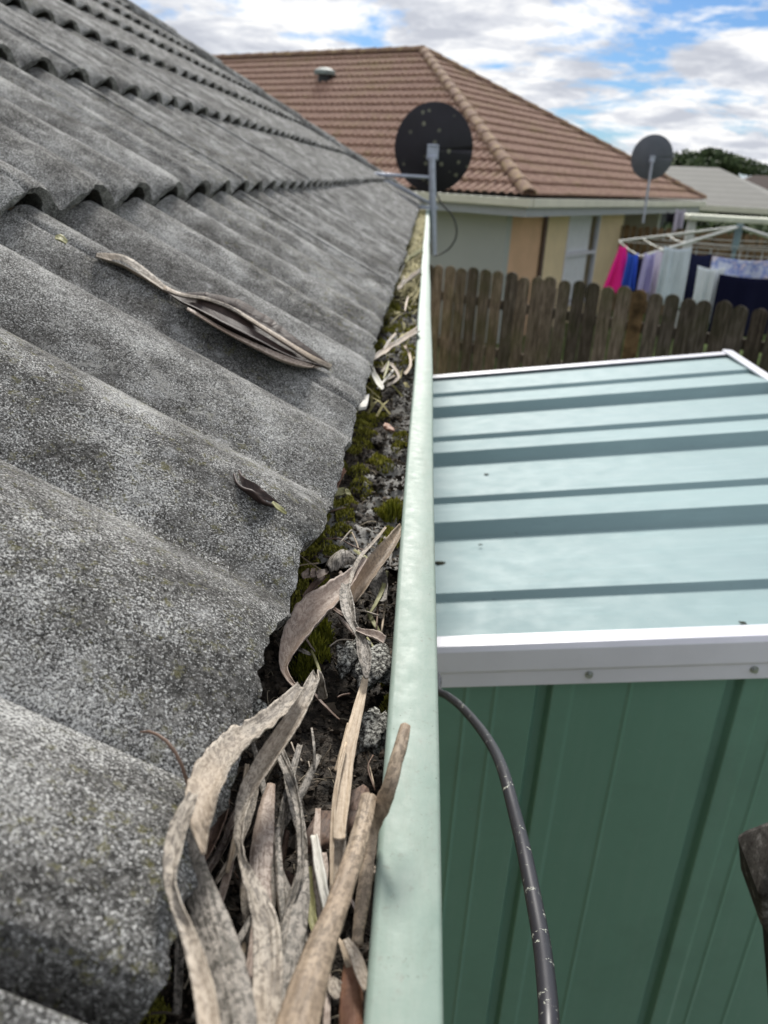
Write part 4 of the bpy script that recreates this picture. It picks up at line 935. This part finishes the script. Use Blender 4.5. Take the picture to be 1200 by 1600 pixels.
# roof vent
vt = onplane(507, 132, Cn, (-vN * sn_ + Vector((0, 0, cn)))); vt = Nn(vt)
g = MB(); g.tube([vt - Vector((0, 0, .15)), vt + Vector((0, 0, .20))], .15, 14); vo = g.build('roof_vent', M_DARK, nb)
g = MB(); g.tube([vt + Vector((0, 0, .19)), vt + Vector((0, 0, .27)), vt + Vector((0, 0, .33))], [.24, .24, .12], 16); g.build('vent_cowl', plain('vent_cowl', (.20, .24, .23), .6), vo)

# second dish, on the far corner of that house
bt = ony(1010, 316, 15.2); bt.z -= .35; tp = ony(1019, 252, 15.2)
dish('satellite_dish', 'grey satellite dish seen from behind on a thin mast right of the brown roof', bt, tp, .345, .36, M_DISH2, (.15, 1, .1), pole_r=.022)
bpy.data.objects['satellite_dish.001'].location.z += 0

# ================================================================== ROTARY CLOTHESLINE AND WASHING
hc = ony(1156, 352, 12.0); HT = thing('rotary_clothesline', 'rotary clothesline with pale metal arms above the fence', 'clothesline', (hc.x, hc.y, 0))
zt = hc.z; M_ARM = plain('pale_steel_arm', (.55, .56, .52), .4, .5, .3, var=.06)
mb = MB(); mb.tube([(0, 0, 0), (0, 0, zt - .3)], .03, 12); mb.tube([(0, 0, zt - .32), (0, 0, zt + .02)], .05, 12); mb.build('post', plain('teal_post', (.17, .24, .26), .5), HT)
tips = []; RA = 2.05; zo = CZ - .80
for k in range(4):
    a = R(218 + 90 * k); tip = Vector((math.cos(a) * RA, math.sin(a) * RA, zo)); tips.append(tip)
    mb = MB(); mb.tube([(0, 0, zt - .02), tip], .02, 8); mb.build('arm', M_ARM, HT)
for q in (1.0, .78, .56):
    mb = MB()
    for k in range(4):
        a = Vector((0, 0, zt - .02)).lerp(tips[k], q); b = Vector((0, 0, zt - .02)).lerp(tips[(k + 1) % 4], q); mb.tube([a, (a + b) / 2 - Vector((0, 0, .02)), b], .005, 5)
    mb.build('line', M_ARM, HT)
def cloth(name, label, cat, x0, x1, ytop, ybot, Y, col, seed, taper=0., pattern=None):
    """a hung cloth: folds run downwards, its top pegged to a line at depth Y"""
    m = Mt('cloth_' + name, .9, .15)
    if pattern: m.base(m.ramp(m.noise(9, 4, .6), [(.42, col), (.5, pattern[0]), (.6, pattern[1])]))
    else: m.base(m.ramp(m.noise(5, 4), [(.3, tuple(c * .88 for c in col)), (.7, col)]))
    a = ony(x0, ytop, Y); b = ony(x1, ytop + (x1 - x0) * .05, Y); zb = ony(x0, ybot, Y).z; P = []
    for j in range(15):
        q = j / 14; row = []
        for i in range(33):
            p = i / 32; pp = .5 + (p - .5) * (1 + taper * (q - 1)); w_ = a.lerp(b, pp)
            sag = -.03 * math.sin(math.pi * p) * (1 - q)
            row.append((w_.x, w_.y + (.012 + .045 * q) * (noise.noise(Vector((p * 5.5, q * .8, seed * 3.3))) * 1.6 + .3 * math.sin(p * 23 + seed * 2)) + .02 * math.sin(p * 5 + seed), (w_.z + sag) * (1 - q) + (zb + .03 * math.sin(p * 4 + seed)) * q))
        P.append(row)
    o = grid_mesh(name, np.array(P), m.m); s = o.modifiers.new('t', 'SOLIDIFY'); s.thickness = .004
    c = Vector(P[-1][16]); me = o.data; me.transform(Matrix.Translation(-c)); o.location = c
    props(o, label, cat, 'washing on the clothesline'); return o
cloth('pink_top', 'bright pink garment hanging leftmost on the clothesline', 'clothing', 953, 995, 382, 458, 10.4, (.95, .03, .30), 1, taper=.8)
cloth('blue_shirt', 'small royal blue garment next to the pink one', 'clothing', 979, 1001, 394, 450, 10.3, (.05, .13, .62), 2, taper=.3)
cloth('dark_shorts', 'small dark garment between the blue and the lilac ones', 'clothing', 990, 1010, 400, 452, 10.5, (.02, .02, .04), 3)
cloth('lilac_shirt', 'lilac garment on the clothesline', 'clothing', 1005, 1026, 394, 462, 10.2, (.50, .46, .74), 4, taper=.2)
cloth('mauve_shirt', 'pale mauve garment beside the lilac one', 'clothing', 1024, 1052, 390, 468, 10.35, (.56, .50, .58), 5)
cloth('pale_towel', 'pale grey-blue towel in the middle of the washing', 'towel', 1038, 1080, 384, 480, 10.1, (.62, .70, .74), 6)
cloth('navy_cloth', 'navy cloth between pale towels', 'cloth', 1077, 1112, 394, 490, 10.5, (.012, .014, .04), 7)
cloth('white_towel', 'white towel at the left of the large navy sheet', 'towel', 1094, 1132, 415, 500, 9.9, (.78, .84, .86), 8, taper=-.15)
cloth('floral_sheet', 'blue and white patterned sheet folded over the line', 'sheet', 1114, 1230, 400, 440, 10.2, (.62, .66, .80), 9, pattern=((.20, .28, .62), (.72, .66, .74)))
cloth('navy_sheet', 'large dark navy sheet at the right edge', 'sheet', 1124, 1250, 428, 520, 9.8, (.006, .007, .028), 10)
cloth('pale_towel', 'pale lilac cloth glimpsed further back below the grey dish', 'towel', 1056, 1072, 326, 360, 15.0, (.50, .46, .55), 11)
cloth('black_cloth', 'black cloth glimpsed beside the pale lilac one', 'cloth', 1042, 1056, 330, 350, 15.2, (.02, .02, .025), 12)

# ================================================================== BACKGROUND HOUSES, FENCES, TREES
def far_house(name, label, c, L_, D_, rz, eave, pitch, roofm, wallm):
    t = thing(name, label, 'house', c, rz); ov = .6
    mb = MB(); mb.box((0, 0, eave / 2), (L_ - 2 * ov, D_ - 2 * ov, eave)); wo = mb.build('wall', wallm, t)
    h = D_ / 2 * math.tan(pitch); a = L_ / 2 - D_ / 2
    v = [(-L_ / 2, -D_ / 2, eave), (L_ / 2, -D_ / 2, eave), (L_ / 2, D_ / 2, eave), (-L_ / 2, D_ / 2, eave), (-a, 0, eave + h), (a, 0, eave + h)]
    mb = MB(); mb.add(v, [(0, 1, 5, 4), (1, 2, 5), (2, 3, 4, 5), (3, 0, 4), (3, 2, 1, 0)]); ro = mb.build('roof', roofm, t)
    mb = MB()
    for (x, y, lx, ly) in ((0, -D_ / 2 - .05, L_ + .2, .1), (0, D_ / 2 + .05, L_ + .2, .1), (-L_ / 2 - .05, 0, .1, D_), (L_ / 2 + .05, 0, .1, D_)): mb.box((x, y, eave - .06), (lx, ly, .2))
    mb.build('gutter', M_FASC, t)
    for sgn in (-1, 1):
        for k in range(3):
            x = (k - 1) * L_ * .28; mb = MB(); mb.box((x, sgn * (D_ / 2 - ov + .02), 1.4), (1.8, .08, 1.2)); wi = mb.build('window', M_WHITE, t)
            mb = MB(); mb.box((x, sgn * (D_ / 2 - ov + .05), 1.4), (1.6, .06, 1.0)); mb.build('pane', M_GLASS2, wi)
    return t
M_GLASS2 = plain('far_glass', (.03, .04, .05), .15, .6)
def far_roof(name, c):
    m = Mt(name, .85, .2); wv = m.N('ShaderNodeTexWave', bands_direction='Z'); wv.inputs['Scale'].default_value = 1.6; wv.inputs['Distortion'].default_value = .4; m.L(m.co(), wv.inputs['Vector'])
    cc_ = m.mix(m.math('MULTIPLY', wv.outputs[1], .35), c, tuple(x * .6 for x in c)); cc_ = m.mix(m.ramp(m.noise(2, 5), [(.4, 0), (.7, .3)]), cc_, tuple(x * .7 for x in c)); m.base(cc_); return m.m
M_FR1 = far_roof('grey_roof', (.30, .295, .27)); M_FR2 = far_roof('brown_roof', (.11, .085, .075)); M_FR3 = far_roof('charcoal_roof', (.10, .10, .095))
c = ony(1100, 300, 36); far_house('distant_house', 'distant house with pale grey hipped roof right of the grey dish', (c.x + .2, c.y + 2.5, 0), 9.5, 7.5, R(-28), 2.1, R(22), M_FR1, M_SOFF)
c = ony(1200, 300, 58); far_house('distant_house', 'distant house with dark brown roof beyond the pale grey one', (c.x + 2.5, c.y + 4, 0), 13, 9, R(-10), 1.9, R(24), M_FR2, M_CREAM)
c = ony(1040, 300, 48); far_house('distant_house', 'dark roofed house mostly hidden behind the brown hip roof', (c.x - 3.5, c.y + 6, 0), 11, 8, R(8), 1.9, R(20), M_FR3, M_CREAM)
ff = ony(990, 352, 19.0); fb_ = ony(1210, 372, 17.0)
M_PALE2 = plain('brown_far_fence', (.17, .115, .065), .9, .1, var=.35, vs=6)
fence((ff.x - .5, ff.y, 0), (fb_.x + 3, fb_.y, 0), ff.z, 'warm brown paling fence beyond the clothesline', seed=9, mat=M_PALE2, individually=False)
fg = ony(1060, 322, 30.0)
# pale carport beam beyond the clothesline
cb = ony(1160, 344, 16.0); t = thing('pergola', 'pale flat pergola beyond the clothesline', 'pergola', (cb.x, cb.y, 0), R(-4))
mb = MB(); mb.box((.4, .3, cb.z), (2.8, 1.0, .10)); mb.build('beam_roof', plain('pergola_cream', (.62, .64, .52), .6), t, bevel=.02)
for x in (-.9, 1.7): mb = MB(); mb.box((x, 0, cb.z / 2 - .03), (.14, .14, cb.z - .06)); mb.build('post', M_SOFF, t)
def tree(name, label, base, h, rad, seed, n=5000, leaf=.22, flat=.7, trunk=.2):
    rg = random.Random(seed); t = thing(name, label, 'tree', base)
    mb = MB(); mb.tube([(0, 0, 0), (.1, 0, h * .35), (0, .1, h * .7)], [trunk, trunk * .7, trunk * .35], 8)
    for k in range(6): a = rg.random() * 6.28; mb.tube([(.05, 0, h * .35), (math.cos(a) * rad * .3, math.sin(a) * rad * .3, h * .6), (math.cos(a) * rad * .65, math.sin(a) * rad * .65, h * .75)], [trunk * .5, trunk * .3, trunk * .1], 6)
    mb.build('trunk', M_BARK, t)
    cl_ = [(rg.gauss(0, .42) * rad, rg.gauss(0, .42) * rad, h * .72 + rg.gauss(0, .3) * rad * flat, rad * rg.uniform(.25, .45)) for _ in range(26)]
    mb = MB(); v = mb.v; f = mb.f
    for i in range(n):
        cxx, cyy, czz, cr = cl_[rg.randrange(len(cl_))]; d = Vector((rg.gauss(0, 1), rg.gauss(0, 1), rg.gauss(0, 1))).normalized() * cr * rg.random() ** .35; d.z *= flat
        p = Vector((cxx, cyy, czz)) + d; s = Vector((rg.gauss(0, 1), rg.gauss(0, 1), rg.gauss(0, 1))).normalized() * leaf; q = s.orthogonal().normalized() * leaf * .6; k = len(v)
        v += [tuple(p - s), tuple(p - q), tuple(p + s), tuple(p + q)]; f.append((k, k + 1, k + 2, k + 3))
    mb.build('crown', M_FOL, t); return t
M_FOL = moss_mat('foliage', (.025, .045, .018), (.085, .12, .045))
c = ony(1112, 272, 75); tree('leafy_tree', 'broad dark green tree rising behind the pale grey roof', (c.x, c.y, 0), 6.3, 3.8, 1, 7000, .22, .45)
c = ony(1188, 275, 85); tree('leafy_tree', 'small tree top at the right edge above the brown roof', (c.x + .6, c.y, 0), 5.2, 1.5, 2, 2500, .18, .6)
c = ony(1040, 270, 60); tree('leafy_tree', 'tree top peeking out behind the grey dish', (c.x, c.y, 0), 4.8, 1.6, 3, 2500, .18, .6)
for i, (x, Y_, hh, lab) in enumerate([(1108, 25, 1.95, 'olive shrub in front of the pale grey roofed house'), (1195, 26, 1.9, 'green shrub at the right edge beyond the clothesline')]):
    c = ony(x, 325, Y_); tree('shrub', lab, (c.x, c.y, 0), hh * 1.15, .9, 30 + i, 2500, .09, .6, .06)
    COL.objects
for o in COL.objects:
    if o.name.startswith('shrub') and o.type == 'EMPTY': o['category'] = 'shrub'
